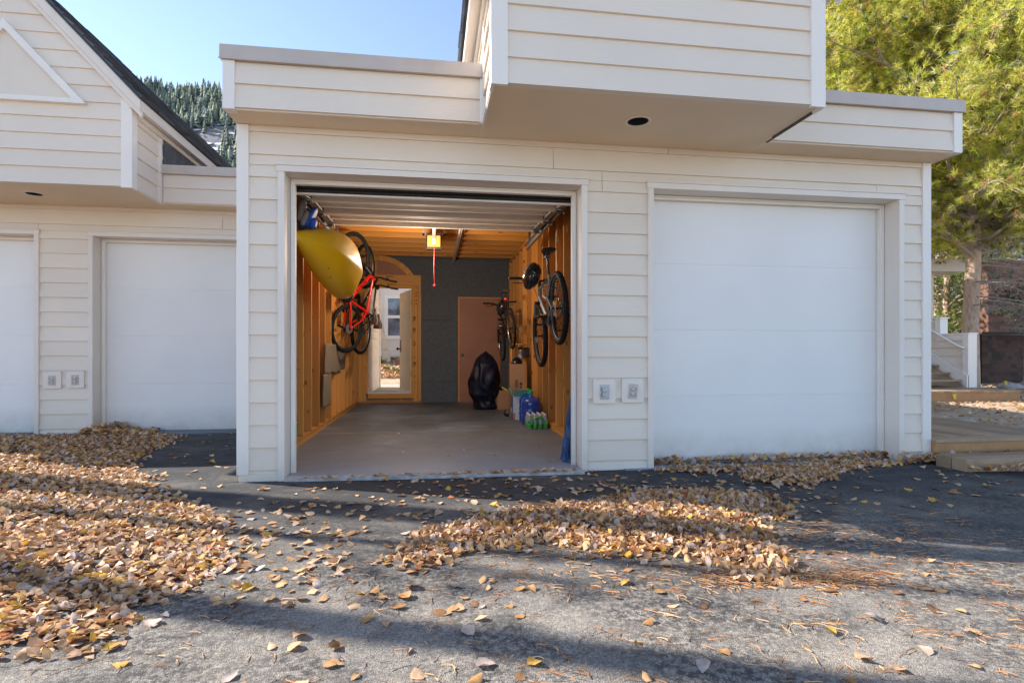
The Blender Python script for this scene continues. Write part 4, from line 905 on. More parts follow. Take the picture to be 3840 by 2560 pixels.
m_ = MB(); m_.add(vs, fs); ky, knt, kb = NT('yellow_polyethylene'); n_ = noisen(knt, coords(knt), 3, 5, .7); L(knt, mixc(knt, n_, (.88,.50,.008), (.72,.38,.006)), kb.inputs['Base Color']); kb.inputs['Roughness'].default_value = .36; kb.inputs['Coat Weight'].default_value = .25; bump(knt, noisen(knt, coords(knt), 14, 3), kb, .06, .01)
ho = m_.build('hull', ky, K, True); sb_ = ho.modifiers.new('s', 'SUBSURF'); sb_.levels = sb_.render_levels = 1
m_ = MB()
for t, su in ((.25,-.55),(.33,-.72),(.5,.6),(.6,.62)):
    c = A0+ax*(Lk*t); m_.lathe([(.008,0),(.008,.004)], c+upv*su*.34+outv*(.2*math.sqrt(1-su*su)+.012), outv, 10)
m_.build('screw', M['blackmetal'], K)
# life vest
V_ = thing('life_vest', 'blue and grey life vest hanging above the kayak on the left wall', 'life vest')
blu = plain('blue_nylon', (.015,.09,.52), .55, 0, .2, 30, .4); gry = plain('grey_nylon', (.27,.27,.27), .7, 0, .15, 40, .4)
def panel(c, w_, h_, d_, tilt, mat, nm, yaw=0):
    c = (c[0]+.075, c[1]-.42, c[2]-.045); w_ *= 1.25; h_ *= 1.1
    bm = bmesh.new(); bmesh.ops.create_uvsphere(bm, u_segments=24, v_segments=14, radius=1)
    for v in bm.verts:
        x, y, z = v.co; s1 = lambda a_, p_: (abs(a_)**p_)*(1 if a_ > 0 else -1)
        x, z = s1(x, .6)*w_, s1(z, .6)*h_; y = s1(y, .8)*d_*(1+.12*math.sin(z*40)); v.co = Vector((x, y, z))
    m4 = Matrix.Translation(c) @ Matrix.Rotation(yaw, 4, 'Z') @ Matrix.Rotation(tilt, 4, 'Y'); bm.transform(m4)
    me = bpy.data.meshes.new(nm); bm.to_mesh(me); bm.free(); me.materials.append(mat); me.polygons.foreach_set('use_smooth', [True]*len(me.polygons))
    o = bpy.data.objects.new(nm, me); COL.objects.link(o); o.parent = V_
panel((-1.325, 5.95, 2.385), .022, .105, .05, R(6), blu, 'back_panel'); panel((-1.296, 5.88, 2.38), .028, .10, .06, R(8), gry, 'front_panel')
panel((-1.262, 5.86, 2.305), .02, .07, .05, R(24), gry, 'front_panel'); panel((-1.222, 5.9, 2.33), .022, .10, .07, R(28), blu, 'side_panel'); panel((-1.215, 5.95, 2.27), .03, .06, .06, R(12), blu, 'side_panel'); panel((-1.29, 5.9, 2.27), .03, .05, .05, R(30), blu, 'side_panel')
m_ = MB(); m_.tube([(-1.27,5.9,2.45),(-1.24,5.9,2.44),(-1.205,5.9,2.40)], .008, 6); m_.tube([(-1.27,5.9,2.41),(-1.24,5.9,2.395),(-1.21,5.9,2.37)], .008, 6); m_.box(-1.33,-1.2,5.86,5.98,2.205,2.23); so_ = m_.build('strap', M['rubber'], V_); so_.location = (.075, -.42, -.045)

# ------------------------------------------------------------------ things on the left wall
cm = plain('beige_carpet', (.20,.165,.12), .95, 0, .3, 160, 1.0)
def carpet(y0, y1, z0, z1, lab, wav):
    n1, n2 = 24, 16; V = []; F = []
    for j in range(n2+1):
        for i in range(n1+1):
            y = y0+(y1-y0)*i/n1; z = z0+(z1-z0)*j/n2
            if wav and j == 0: z += .12*(i/n1 > .75)+.02*math.sin(i)
            V.append((-1.374-.006*math.sin(y*9)*wav+.004*math.sin(z*14+y*5), y, z))
    for j in range(n2):
        for i in range(n1): a = j*(n1+1)+i; F.append((a, a+1, a+n1+2, a+n1+1))
    m_ = MB(); m_.add(V, F); o = m_.build('carpet_scrap', cm, None, True); s_ = o.modifiers.new('s', 'SOLIDIFY'); s_.thickness = .012; tag(o, lab, 'carpet')
carpet(7.37, 9.0, .72, 1.12, 'larger beige carpet scrap pinned on the left wall studs', 1)
carpet(7.26, 7.75, .30, .722, 'narrow grey-beige carpet strip hanging below the larger scrap', 0)
m_ = MB(); m_.lathe([(.05,0),(.062,.15),(.066,.16)], (0,0,0), (0,0,1), 20, sx=.6); gp = m_.build('plastic_tub', plain('green_plastic', (.03,.35,.04), .4), None, True); gp.location = (-1.445, 6.1, .09); tag(gp, 'small bright green tub tucked between studs at the left doorway', 'tub')
m_ = MB(); m_.box(-.04,.05,-.09,.09,0,.09); gp = m_.build('small_box', plain('black_carton', (.02,.03,.02), .5), bevel=.006); gp.location = (-1.44, 5.86, .09); tag(gp, 'small black carton beside the green tub', 'box')
m_ = MB(); m_.box(-.01,.01,-.02,.02,-.03,.05); m_.tube([(0,0,.05),(.02,0,.08),(.0,0,.12)], .006, 6); m_.tube([(.01,0,0),(.03,.04,0),(.02,.14,-.01)], .005, 6); gp = m_.build('wall_latch', M['steel']); gp.location = (-1.385, 5.88, .83); tag(gp, 'small metal latch fixed on a left wall stud', 'latch')

# ------------------------------------------------------------------ things at the rear right
FZ = .03
def softbag():
    nu, nv = 72, 40; V = []; F = []
    prof = [(0,.235),(.05,.245),(.12,.215),(.25,.30),(.42,.305),(.6,.275),(.78,.225),(.93,.13),(1.0,.03),(1.02,.0)]
    for j in range(nv+1):
        t = j/nv; 
        for q in range(len(prof)-1):
            if prof[q][0] <= t*1.02 <= prof[q+1][0]: f_ = (t*1.02-prof[q][0])/(prof[q+1][0]-prof[q][0]); rr = prof[q][1]*(1-f_)+prof[q+1][1]*f_; break
        for i in range(nu):
            a = 2*PI*i/nu; fold = .020*math.sin(a*6+7*noise.noise(Vector((math.cos(a),math.sin(a),t*2.5))))+.010*math.sin(a*11-t*13+3*math.sin(a*2))*noise.noise(Vector((a,t*4,3)))*2+.022*noise.noise(Vector((math.cos(a)*2, math.sin(a)*2, t*5)))
            r2 = rr*(1+.12*noise.noise(Vector((math.cos(a), math.sin(a), t*2))))+fold*min(1, rr*5)*(1 if t > .08 else .3)
            V.append((r2*math.cos(a)*.9-.03*math.sin(t*3), r2*math.sin(a), t*.99))
    for j in range(nv):
        for i in range(nu): F.append((j*nu+i, j*nu+(i+1) % nu, (j+1)*nu+(i+1) % nu, (j+1)*nu+i))
    m_ = MB(); m_.add(V, F); return m_
o = softbag().build('covered_grill', plain('dark_navy_cover', (.004,.006,.020), .52, 0, .3, 8, .3, spec=.35), None, True); o.location = (.93, 9.55, FZ+.02); tag(o, 'tall rounded shape under a shiny dark navy cover before the brown door', 'covered grill')
o.modifiers.new('s', 'SUBSURF').levels = 1
m_ = MB(); m_.lathe([(.22,0),(.225,.03),(.215,.06)], (0,0,0), (0,0,1), 30); bs_ = m_.build('base_ring', M['rubber'], o, True)
card = plain('brown_cardboard', (.36,.20,.11), .8, 0, .06, 6, .05); cardd = plain('dark_cardboard', (.24,.125,.065), .85, 0, .06, 6, .05)
B = thing('cardboard_box', 'tall brown cardboard box with dark print on its face', 'box', (1.30, 8.32, FZ)); B.rotation_euler = (0, 0, R(-6))
m_ = MB(); m_.box(-.125,.125,0,.42,0,.80); m_.build('carton', card, B, bevel=.003)
m_ = MB(); 
for k in range(4): m_.box(-.045+.013*k, -.04+.013*k, -.003, -.001, .44+.01*(k % 2), .56)
m_.lathe([(.022,0),(.022,.002)], (.045,-.001,.50), (0,-1,0), 20); m_.box(.03,.06,-.003,-.001,.44,.465); m_.box(-.127,-.1255,.04,.06,.02,.78); m_.build('printed_marks', plain('print_ink', (.05,.03,.025), .8), B)
m_ = MB(); m_.box(-.13,-.126,.0,.30,.0,.79); m_.build('side_flap', cardd, B)
B = thing('cardboard_box', 'small open cardboard box beside the navy cover', 'box', (1.205, 9.42, FZ)); m_ = MB()
for a in ((-.13,.13,0,.006),(-.13,.13,.2,.206)): m_.box(a[0],a[1],a[2],a[3],0,.33)
m_.box(-.13,-.124,.0061,.1999,0,.33); m_.box(.124,.13,.0061,.1999,0,.33); m_.box(-.124,.124,.0061,.1999,0,.01); m_.build('carton', card, B)
m_ = MB(); m_.box(-.1,.1,.03,.17,.011,.30); m_.lathe([(.05,0),(.045,.06),(.01,.09)], (-.04,.1,.3), (0,0,1), 14); m_.build('contents', M['blackmetal'], B, True)
m_ = MB(); m_.obox((.06,.02,.345), (.07,0,-.035), (0,.012,0), (.004,0,.012)); m_.build('yellow_tool', plain('yellow_plastic', (.7,.55,.02), .4), B)
# open blue box with mint inside flaps
B = thing('open_carton', 'open blue and white carton with mint green flaps beside the water jugs', 'box', (1.31, 7.88, FZ)); B.rotation_euler = (0, 0, R(-4))
bl = plain('blue_carton', (.03,.10,.24), .5); wh = plain('white_carton', (.55,.57,.62), .5); mint = plain('mint_card', (.16,.48,.36), .7)
m_ = MB(); m_.box(-.155,-.150,0,.42,0,.34); m_.build('side_panel', bl, B); m_ = MB(); m_.box(-.15,.12,0,.005,0,.34); m_.box(.12,.125,0,.42,0,.34); m_.box(-.15,.12,.415,.42,0,.34); m_.build('front_panel', wh, B)
m_ = MB(); m_.hexa([(-.155,0,.34),(-.15,0,.34),(-.15,.4,.34),(-.155,.4,.34),(-.19,0,.46),(-.186,0,.46),(-.186,.4,.46),(-.19,.4,.46)]); m_.hexa([(-.14,0,.341),(.12,0,.341),(.12,.005,.341),(-.14,.005,.341),(-.14,-.07,.44),(.12,-.07,.44),(.12,-.065,.44),(-.14,-.065,.44)]); m_.build('flap', mint, B)
m_ = MB(); m_.box(-.148,-.12,-.002,-.0005,.0,.10); m_.build('orange_label', plain('orange_label', (.6,.12,.05), .6), B)
m_ = MB()
for k in range(7): m_.box(-.1572,-.1555,.12+.028*k,.137+.028*k,.10+.004*(k % 3),.155)
m_.build('printed_marks', whitel, B)
m_ = MB(); m_.box(-.145,.115,.01,.41,.01,.30); m_.build('contents', cardd, B)
# jugs
jm, jnt, jb = NT('blue_jug_plastic'); jb.inputs['Base Color'].default_value = (.012,.075,.42,1); jb.inputs['Roughness'].default_value = .12; jb.inputs['Transmission Weight'].default_value = .35; jb.inputs['Coat Weight'].default_value = .5
jn = noisen(jnt, coords(jnt), 9, 3); L(jnt, mixc(jnt, jn, (.008,.05,.34), (.02,.13,.62)), jb.inputs['Base Color'])
prof = [(.10,0),(.128,.012),(.132,.04),(.128,.055),(.133,.075),(.133,.12),(.127,.135),(.133,.15),(.133,.2),(.127,.215),(.133,.23),(.133,.285),(.125,.315),(.095,.345),(.05,.362),(.03,.38),(.027,.42)]
capm = plain('green_cap', (.02,.42,.10), .4)
for (x, y, lab) in ((1.345, 7.46, 'blue water jug with green cap just behind the bottle pack'), (1.375, 7.86, 'second blue water jug partly hidden behind the nearer jug')):
    J = thing('water_jug', lab, 'water jug', (x, y, FZ), 'blue water jugs'); m_ = MB(); m_.lathe(prof, seg=36); m_.build('body', jm, J, True)
    m_ = MB(); m_.lathe([(.031,.405),(.033,.41),(.033,.45),(.028,.456)], seg=24); m_.build('cap', capm, J, True)
# bottle pack
Bp = thing('bottle_pack', 'shrink-wrapped pack of small water bottles with green wrap', 'bottle pack', (1.215, 6.98, .02)); Bp.rotation_euler = (0,0,R(-3))
clr = plain('clear_bottle', (.52,.60,.62), .1, 0, .1, 8, 0, coat=.6, trans=.5); m_ = MB(); m2 = MB(); m3 = MB()
for i in range(4):
    for j_ in range(5):
        c_ = (.035+.068*i, .035+.068*j_, 0); m_.lathe([(.026,0),(.032,.01),(.032,.05),(.029,.06),(.032,.07),(.032,.115),(.022,.145),(.012,.165),(.012,.178)], c_, seg=14); m2.lathe([(.0325,.01),(.0325,.055)], c_, seg=14); m3.lathe([(.014,.168),(.014,.186)], c_, seg=12)
m_.build('bottle', clr, Bp, True); m2.build('green_wrap', plain('green_film', (.03,.38,.03), .2, coat=.7), Bp, True); m3.build('bottle_cap', plain('white_cap', (.7,.72,.72), .4), Bp, True)
m_ = MB()
ring = [(.137+.085*math.cos(R(a)), -.0015, .05+.10*math.sin(R(a))) for a in range(0, 181, 12)]
m_.tube(ring, .012, 6); m_.lathe([(.02,0),(.02,.003)], (.02,-.001,.085), (0,-1,0), 16)
m_.build('wrap_print', plain('bright_green_print', (.03,.42,.04), .3), Bp)
# wall clutter: spray bottle, black pouch, small shelf
S = MB(); S.box(1.25, 1.49, 8.75, 8.95, 1.135, 1.155); S.box(1.25,1.27,8.76,8.78,.86,1.134); S.box(1.37,1.39,8.76,8.78,.86,1.134); so = S.build('wall_ledge', M['framev']); tag(so, 'small timber ledge fixed at the rear of the right wall', 'ledge')
S = thing('spray_bottle', 'clear spray bottle with dark trigger on the right wall', 'spray bottle', (1.39, 8.62, .90)); m_ = MB(); m_.lathe([(.036,0),(.038,.01),(.038,.09),(.02,.13),(.014,.155)], seg=18); m_.build('body', plain('milky_bottle', (.35,.38,.48), .2, coat=.5), S, True)
m_ = MB(); m_.obox((-.01,0,.18), (.035,0,0), (0,.013,0), (0,0,.018)); m_.tube([(-.03,0,.17),(-.04,0,.13)], .006, 6); m_.build('trigger', M['blackmetal'], S, bevel=.004)
m_ = MB(); m_.box(-.05,.05,-.04,.04,0,.15); po = m_.build('pouch', M['rubber'], bevel=.015); po.location = (1.455, 8.5, .94); tag(po, 'black pouch hung on the right wall next to the spray bottle', 'pouch')
m_ = MB(); m_.lathe([(.03,0),(.07,.02),(.08,.06),(.06,.1)], seg=16); po = m_.build('ball_cap', M['rubber'], None, True); po.location = (1.17, 8.42, .02); tag(po, 'small black cap lying at the foot of the tall cardboard box', 'cap')
# tarp and broom in the doorway corner
V = []; F = []; nu, nv = 34, 30
for j in range(nv+1):
    t = j/nv
    for i in range(nu):
        a = 2*PI*i/nu; rx, ry = .052*(1-t)**.8+.010, .085*(1-t)+.012; f_ = 1+.16*math.sin(a*6+t*5)+.10*math.sin(a*11-t*8)
        V.append((.045*t+rx*math.cos(a)*f_, .03*t+ry*math.sin(a)*f_, .62*t))
for j in range(nv):
    for i in range(nu): F.append((j*nu+i, j*nu+(i+1) % nu, (j+1)*nu+(i+1) % nu, (j+1)*nu+i))
m_ = MB(); m_.add(V, F); m_.add(V[:nu], [tuple(range(nu))]); o = m_.build('folded_tarp', plain('blue_tarp', (.012,.06,.17), .45, 0, .4, 12, .4), None, True); o.location = (1.235, 4.92, .004); tag(o, 'folded dark blue tarp leaning inside the open doorway, right', 'tarp')
Br = thing('broom', 'straw broom standing behind the blue tarp at the door jamb', 'broom', (1.305, 4.88, .004)); m_ = MB(); rb = random.Random(4)
for k in range(90):
    x, y = rb.uniform(-.022, .022), rb.uniform(-.05, .05); m_.tube([(x*1.5, y*1.4, 0), (x*1.1+rb.uniform(-.004,.004), y*1.1, .1), (x*.5, y*.5, .26)], .002, 4)
m_.build('bristles', plain('straw', (.55,.38,.12), .8), Br); m_ = MB(); m_.tube([(0,0,.24),(.02,.02,1.2)], .012, 8); m_.build('handle', M['framev'], Br, True)

# ------------------------------------------------------------------ fallen leaves
def inpoly(x, y, poly):
    c = np.zeros(len(x), bool); n = len(poly)
    for i in range(n):
        x0, y0 = poly[i]; x1, y1 = poly[(i+1) % n]
        if y0 == y1: continue
        m = ((y0 > y) != (y1 > y)) & (x < (x1-x0)*(y-y0)/(y1-y0)+x0); c ^= m
    return c
def edged(x, y, poly):
    P_ = np.array(poly); d = np.full(len(x), 1e9)
    for i in range(len(P_)):
        a, b = P_[i], P_[(i+1) % len(P_)]; ab = b-a; t = np.clip(((x-a[0])*ab[0]+(y-a[1])*ab[1])/(ab@ab+1e-9), 0, 1)
        d = np.minimum(d, np.hypot(x-a[0]-t*ab[0], y-a[1]-t*ab[1]))
    return d
LEAFCOL = np.array([(.58,.37,.20),(.52,.33,.17),(.68,.48,.30),(.46,.26,.11),(.32,.17,.08),(.62,.38,.08),(.62,.37,.05),(.38,.12,.05),(.60,.47,.38),(.46,.39,.36),(.22,.12,.07),(.58,.27,.07)])
LEAFW = np.array([.16,.14,.18,.10,.10,.035,.012,.015,.12,.06,.075,.02]); LEAFW = LEAFW/LEAFW.sum()
def leaves(name, x, y, z, size, tilt, label, gzf=None, stem=True):
    n = len(x)
    # outline of an ovate leaf, midrib vertices last
    o = np.array([(-.5,0),(-.32,.30),(0,.42),(.30,.26),(.56,0),(.30,-.26),(0,-.42),(-.32,-.30),(-.2,0),(.12,0)])
    F0 = np.array([(0,8,1),(1,8,2),(2,8,9),(2,9,3),(3,9,4),(4,9,5),(5,9,6),(6,9,8),(6,8,7),(7,8,0)])
    k = len(o); asp = rng.uniform(.72, 1.1, n); curl = rng.uniform(-.25, 1.15, n)*rng.choice([1,1,1,-.7], n); cx = rng.uniform(-.3, .6, n)
    lx = np.tile(o[:,0], (n,1))*(1+rng.normal(0,.07,(n,k))); ly = o[:,1][None,:]*asp[:,None]*(1+rng.normal(0,.10,(n,k)))
    lz = curl[:,None]*(np.abs(o[:,1])[None,:]**1.5)*1.1 + cx[:,None]*(o[:,0][None,:]**2)*.8 + rng.normal(0, .035, (n,k))
    Pm = np.stack([lx, ly, lz], -1)*size[:,None,None]
    if stem:
        pass
    yaw = rng.uniform(0, 2*PI, n); tx = rng.normal(0, 1, n)*tilt; ty = rng.normal(0, 1, n)*tilt
    fl = rng.random(n) < .4; tx = tx+np.where(fl, PI, 0)
    cxr, sxr, cyr, syr, cz_, sz_ = np.cos(tx), np.sin(tx), np.cos(ty), np.sin(ty), np.cos(yaw), np.sin(yaw)
    X, Y_, Z = Pm[...,0], Pm[...,1], Pm[...,2]
    Y2 = Y_*cxr[:,None]-Z*sxr[:,None]; Z2 = Y_*sxr[:,None]+Z*cxr[:,None]
    X3 = X*cyr[:,None]+Z2*syr[:,None]; Z3 = -X*syr[:,None]+Z2*cyr[:,None]
    X4 = X3*cz_[:,None]-Y2*sz_[:,None]; Y4 = X3*sz_[:,None]+Y2*cz_[:,None]
    mn = Z3.min(1)
    Vx = np.stack([X4+x[:,None], Y4+y[:,None], Z3-mn[:,None]*.85+z[:,None]], -1).reshape(-1,3)
    F = (F0[None]+(np.arange(n)*k)[:,None,None]).reshape(-1,3)
    ci = rng.choice(len(LEAFCOL), n, p=LEAFW); c = LEAFCOL[ci]*rng.uniform(.9, 1.6, (n,1)); c = np.repeat(c, k, 0)
    c = c*.95+np.array([.04,.032,.015]); c = c*np.minimum(1, .72/c.max(1, keepdims=True))*np.array([1.0,.94,.92]); edge = np.tile(np.array([1,.9,.92,.9,.85,.9,.92,.9,1.12,1.15]), n)[:,None]; c = np.clip(c*edge, 0, .9)
    ob = npmesh(name, Vx, F, M['leaf'], None, c); ob['label'] = label; ob['category'] = 'fallen leaves'; ob['kind'] = 'stuff'; return ob
gzv = np.vectorize(gz)
PL = [(-4.4,7.52),(-3.65,7.50),(-2.98,7.17),(-2.86,6.66),(-2.85,5.98),(-2.68,5.31),(-2.30,4.82),(-2.02,4.35),(-1.69,4.06),(-1.43,3.81),(-1.17,3.37),(-.96,3.01),(-.96,2.78),(-1.06,2.59),(-1.07,2.42),(-1.15,2.32),(-1.18,2.12),(-1.29,2.05),(-1.6,1.85),(-2.6,1.7),(-8,3),(-8,7.52)]
PR_ = [(-.13,2.77),(-.07,3.02),(.1,3.26),(.34,3.41),(.72,3.5),(1.2,3.64),(1.44,3.85),(1.94,3.84),(2.34,3.6),(2.26,3.33),(1.9,3.05),(1.83,2.82),(1.78,2.49),(1.65,2.34),(1.44,2.27),(1.34,2.44),(1.26,2.69),(.9,2.71),(.47,2.87),(.15,2.85),(.02,2.69)]
P3_ = [(1.91,4.5),(2.2,4.56),(2.75,4.57),(3.54,4.6),(4.1,4.66),(4.32,4.5),(3.68,4.44),(3.12,4.04),(2.8,3.86),(2.53,4.1),(2.6,4.36)]
def pile(poly, n, h, ramp_, size, jit=.12):
    xs = [p[0] for p in poly]; ys = [p[1] for p in poly]; X = []; Y_ = []
    while sum(map(len, X)) < n:
        x = rng.uniform(min(xs)-.2, max(xs)+.2, n); y = rng.uniform(min(ys)-.2, max(ys)+.2, n)
        ins = inpoly(x, y, poly); d = edged(x, y, poly); sd = np.where(ins, d, -d)
        nz = np.array([noise.noise(Vector((a*2.5, b*2.5, 2))) for a, b in zip(x, y)])
        keep = (sd+nz*jit+rng.normal(0, .05, n)) > 0; far = np.clip(1.0-(y-4.5)/9, .5, 1); keep &= rng.random(n) < far
        X.append(x[keep]); Y_.append(y[keep])
    x = np.concatenate(X)[:n]; y = np.concatenate(Y_)[:n]; ins = inpoly(x, y, poly); d = np.where(ins, edged(x, y, poly), 0)
    nz = np.array([noise.noise(Vector((a*1.8, b*1.8, 7))) for a, b in zip(x, y)])
    hh = h*np.clip(d/ramp_, 0.03, 1)*(.75+.8*nz); z = gzv(x, y)+rng.random(n)**.6*np.maximum(hh, .004)
    return x, y, z, rng.uniform(size[0], size[1], n)
x, y, z, s = pile(PL, 46000, .038, .7, (.032, .056)); leaves('leaf_pile', x, y, z, s, .38, 'wide drift of dry tan leaves across the left of the driveway')
x, y, z, s = pile(PR_, 9000, .055, .32, (.031, .054)); leaves('leaf_pile', x, y, z, s, .5, 'ridge of dry leaves in the middle of the driveway before the open garage')
x, y, z, s = pile(P3_, 2400, .045, .2, (.032, .052), .07); leaves('leaf_pile', x, y, z, s, .5, 'dark leaf heap against the closed right-hand garage door')
x = np.concatenate([rng.uniform(1.9, 4.35, 260), rng.uniform(4.3, 4.75, 90), rng.uniform(4.5, 6.5, 200), rng.uniform(4.5, 6.5, 130)]); y = np.concatenate([4.74-np.abs(rng.normal(0, .05, 260)), rng.uniform(4.42, 4.56, 90), rng.uniform(4.38, 4.52, 200), 4.05-np.abs(rng.normal(0, .05, 130))]); z = np.concatenate([np.full(260, -.02), np.full(90, -.01), np.full(200, .0), np.full(130, -.02)])+rng.random(680)*.05
leaves('door_leaf_drift', x, y, z, rng.uniform(.045, .07, 680), .5, 'thin line of leaves along the base of the right door and timber step')
x = rng.uniform(-4.2, -3.4, 500); y = rng.uniform(7.2, 7.6, 500); z = np.maximum(.12-np.abs(x+3.95)*.3, .02)*rng.random(500)
leaves('door_leaf_drift', x, y, z, rng.uniform(.05, .07, 500), .5, 'small leaf heap in the corner of the far left garage door')
# scattered single leaves
def scat(n, x0, x1, y0, y1): return rng.uniform(x0, x1, n), rng.uniform(y0, y1, n)
xs, ys = zip(scat(300, -1.4, 2.6, 1.4, 4.4), scat(130, -1.1, 1.3, 3.6, 4.5), scat(140, 1.2, 4.6, 3.2, 4.5), scat(60, -3, -1.5, 4.3, 7.2), scat(110, -1.3, .4, 2.2, 3.9), scat(90, -1.1, -.4, 2.5, 3.3))
x = np.concatenate(xs); y = np.concatenate(ys); cl = rng.normal(0, .05, (len(x), 2)); x = x+cl[:,0]; y = y+cl[:,1]
leaves('scattered_leaves', x, y, gzv(x, y)+.001, rng.uniform(.034, .066, len(x)), .16, 'single dry leaves scattered over the driveway asphalt')
x = np.concatenate([rng.uniform(-1.05, 1.2, 60), rng.uniform(-1.1, 1.25, 18)]); y = np.concatenate([4.53+rng.normal(0, .025, 60), rng.uniform(4.6, 9, 18)])
leaves('threshold_leaves', x, y, np.full(len(x), .003), rng.uniform(.04, .07, len(x)), .2, 'few dry leaves blown onto the garage threshold and floor')
x, y = scat(9000, -3.2, 1.5, 15.3, 20); yzv = np.vectorize(yz); leaves('yard_leaves', x, y, yzv(x, y)+.01+rng.random(len(x))*.05, rng.uniform(.07, .11, len(x)), .4, 'reddish leaf litter on the bank behind the rear doorway')
x, y = scat(4200, 6.4, 16, 5.0, 13.5); k_ = ~((y > 8.9) & (x < 11.2)); x, y = x[k_], y[k_]; leaves('yard_leaves', x, y, yzv(x, y)+.005+rng.random(len(x))*.02, rng.uniform(.05, .08, len(x)), .3, 'thin leaf litter on the sunlit ground beyond the lower deck')

# pine needles and twigs on the asphalt
def needles(name, x, y, z, length, label, w=.0013, cols=((.50,.24,.10),(.60,.36,.18),(.35,.15,.06))):
    n = len(x); a = rng.uniform(0, 2*PI, n); bend = rng.normal(0, .5, n); V = np.zeros((n, 8, 3)); hd = a.copy(); px, py = x.copy(), y.copy()
    for i in range(4):
        nx_, ny_ = -np.sin(hd)*w, np.cos(hd)*w; V[:,2*i,0] = px+nx_; V[:,2*i,1] = py+ny_; V[:,2*i+1,0] = px-nx_; V[:,2*i+1,1] = py-ny_
        zz = z+.003+.004*np.sin(i*1.0+a); V[:,2*i,2] = zz+.0015; V[:,2*i+1,2] = zz
        px = px+np.cos(hd)*length/3; py = py+np.sin(hd)*length/3; hd = hd+bend/2
    F0 = np.array([(0,1,3,2),(2,3,5,4),(4,5,7,6)]); F = (F0[None]+(np.arange(n)*8)[:,None,None]).reshape(-1,4)
    C_ = np.array(cols)[rng.integers(0, len(cols), n)]*rng.uniform(.7, 1.3, (n,1)); o = npmesh(name, V.reshape(-1,3), F, M['dryneedle'], None, np.repeat(C_, 8, 0)); o['label'] = label; o['category'] = 'pine needles'; o['kind'] = 'stuff'
cx_, cy_ = scat(330, -.6, 2.9, 1.35, 2.9); cx2, cy2 = scat(260, .9, 3.2, 1.35, 3.2); cc = np.concatenate([cx_, cx2]); cd_ = np.concatenate([cy_, cy2])
rep = rng.integers(1, 7, len(cc)); x = np.repeat(cc, rep)+rng.normal(0, .035, rep.sum()); y = np.repeat(cd_, rep)+rng.normal(0, .02, rep.sum())
ex = [scat(700, .2, 2.4, 2.2, 2.9), scat(500, 1.3, 2.9, 2.7, 4.2), scat(300, -2.2, .3, 1.9, 3.1)]
x = np.concatenate([x]+[e[0] for e in ex]); y = np.concatenate([y]+[e[1] for e in ex])
t_ = rng.random(900); x = np.concatenate([x, 1.2+.75*t_+rng.normal(0, .07, 900)]); y = np.concatenate([y, 2.32-.12*t_+rng.normal(0, .045, 900)])
needles('pine_needles', x, y, gzv(x, y), rng.uniform(.035, .075, len(x)), 'orange-brown pine needles strewn over the asphalt')
x, y = scat(9000, 6.4, 14, 4.7, 12.5); k_ = ~((y > 8.9) & (x < 11.2)); x, y = x[k_], y[k_]; needles('pine_needles', x, y, yzv(x, y)+.012, rng.uniform(.07, .14, len(x)), 'tan needle litter on the yard beyond the lower deck', .0025, ((.55,.36,.2),(.62,.45,.28),(.4,.24,.12)))
# a few green tufts and yellow flags
for i, (x, y, lab) in enumerate(((-1.62, 18.3, 'small green plant at the left foot of the birch'), (-.95, 16.3, 'small green plant near the open door edge'), (-1.25, 16.7, 'low green sprout in the rear leaf litter'))):
    m_ = MB(); rr_ = random.Random(i)
    for k in range(40):
        a = rr_.uniform(0, 6.28); l_ = rr_.uniform(.06, .16); m_.add([(0,0,0),(math.cos(a)*l_-.02*math.sin(a), math.sin(a)*l_+.02*math.cos(a), .1*rr_.random()+.03),(math.cos(a)*l_*1.3, math.sin(a)*l_*1.3, .04+.1*rr_.random())], [(0,1,2)])
    o = m_.build('green_plant', plain('fresh_green', (.10,.26,.03), .6)); o.location = (x, y, yz(x, y)+.03); tag(o, lab, 'plant', 'small plants in the rear yard')
for (x, y, z, lab) in ((9.62, 8.96, .14, 'bright yellow leaf stuck on the platform edge'), (13.05, 10.9, .27, 'small yellow sprig standing near the brown shed')):
    m_ = MB(); m_.add([(.01,0,0),(.035,-.01,.03),(.02,-.012,.07),(.03,-.015,.11),(-.015,-.01,.10),(-.04,0,.12),(-.02,0,.05)], [(0,1,2,6),(2,3,4),(2,4,5,6)]); o = m_.build('yellow_leaf', plain('yellow_leaf', (.75,.55,.02), .6)); o.location = (x, y, z); tag(o, lab, 'leaf')

# ------------------------------------------------------------------ conifers
def tufts(C, D, nn, ln, cols, w):
    """needle fans: C centres, D outward directions"""
    n = len(C); k = nn; D = D/np.linalg.norm(D, axis=1, keepdims=True)
    rv = rng.normal(0, 1, (n,k,3)); rv /= np.linalg.norm(rv, axis=2, keepdims=True); dv = D[:,None,:]*.75+rv*.75; dv /= np.linalg.norm(dv, axis=2, keepdims=True)
    L_ = (rng.uniform(.7, 1.15, (n,k,1))*np.asarray(ln).reshape(-1,1,1)); sd = np.cross(dv, rng.normal(0, 1, (n,k,3))); sd /= np.linalg.norm(sd, axis=2, keepdims=True)+1e-9
    base = C[:,None,:]-D[:,None,:]*(rng.uniform(0, .6, (n,k,1))*np.asarray(ln).reshape(-1,1,1)); a = base-sd*w; b = base+sd*w; t = base+dv*L_
    V = np.stack([a, b, t], 2).reshape(-1,3); F = np.arange(n*k*3).reshape(-1,3)
    cc = cols[:,None,None,:]*rng.uniform(.7, 1.25, (n,k,1,1))*np.array([.5,.5,1.2]).reshape(1,1,3,1); return V, F, np.clip(cc.reshape(-1,3), 0, .95)
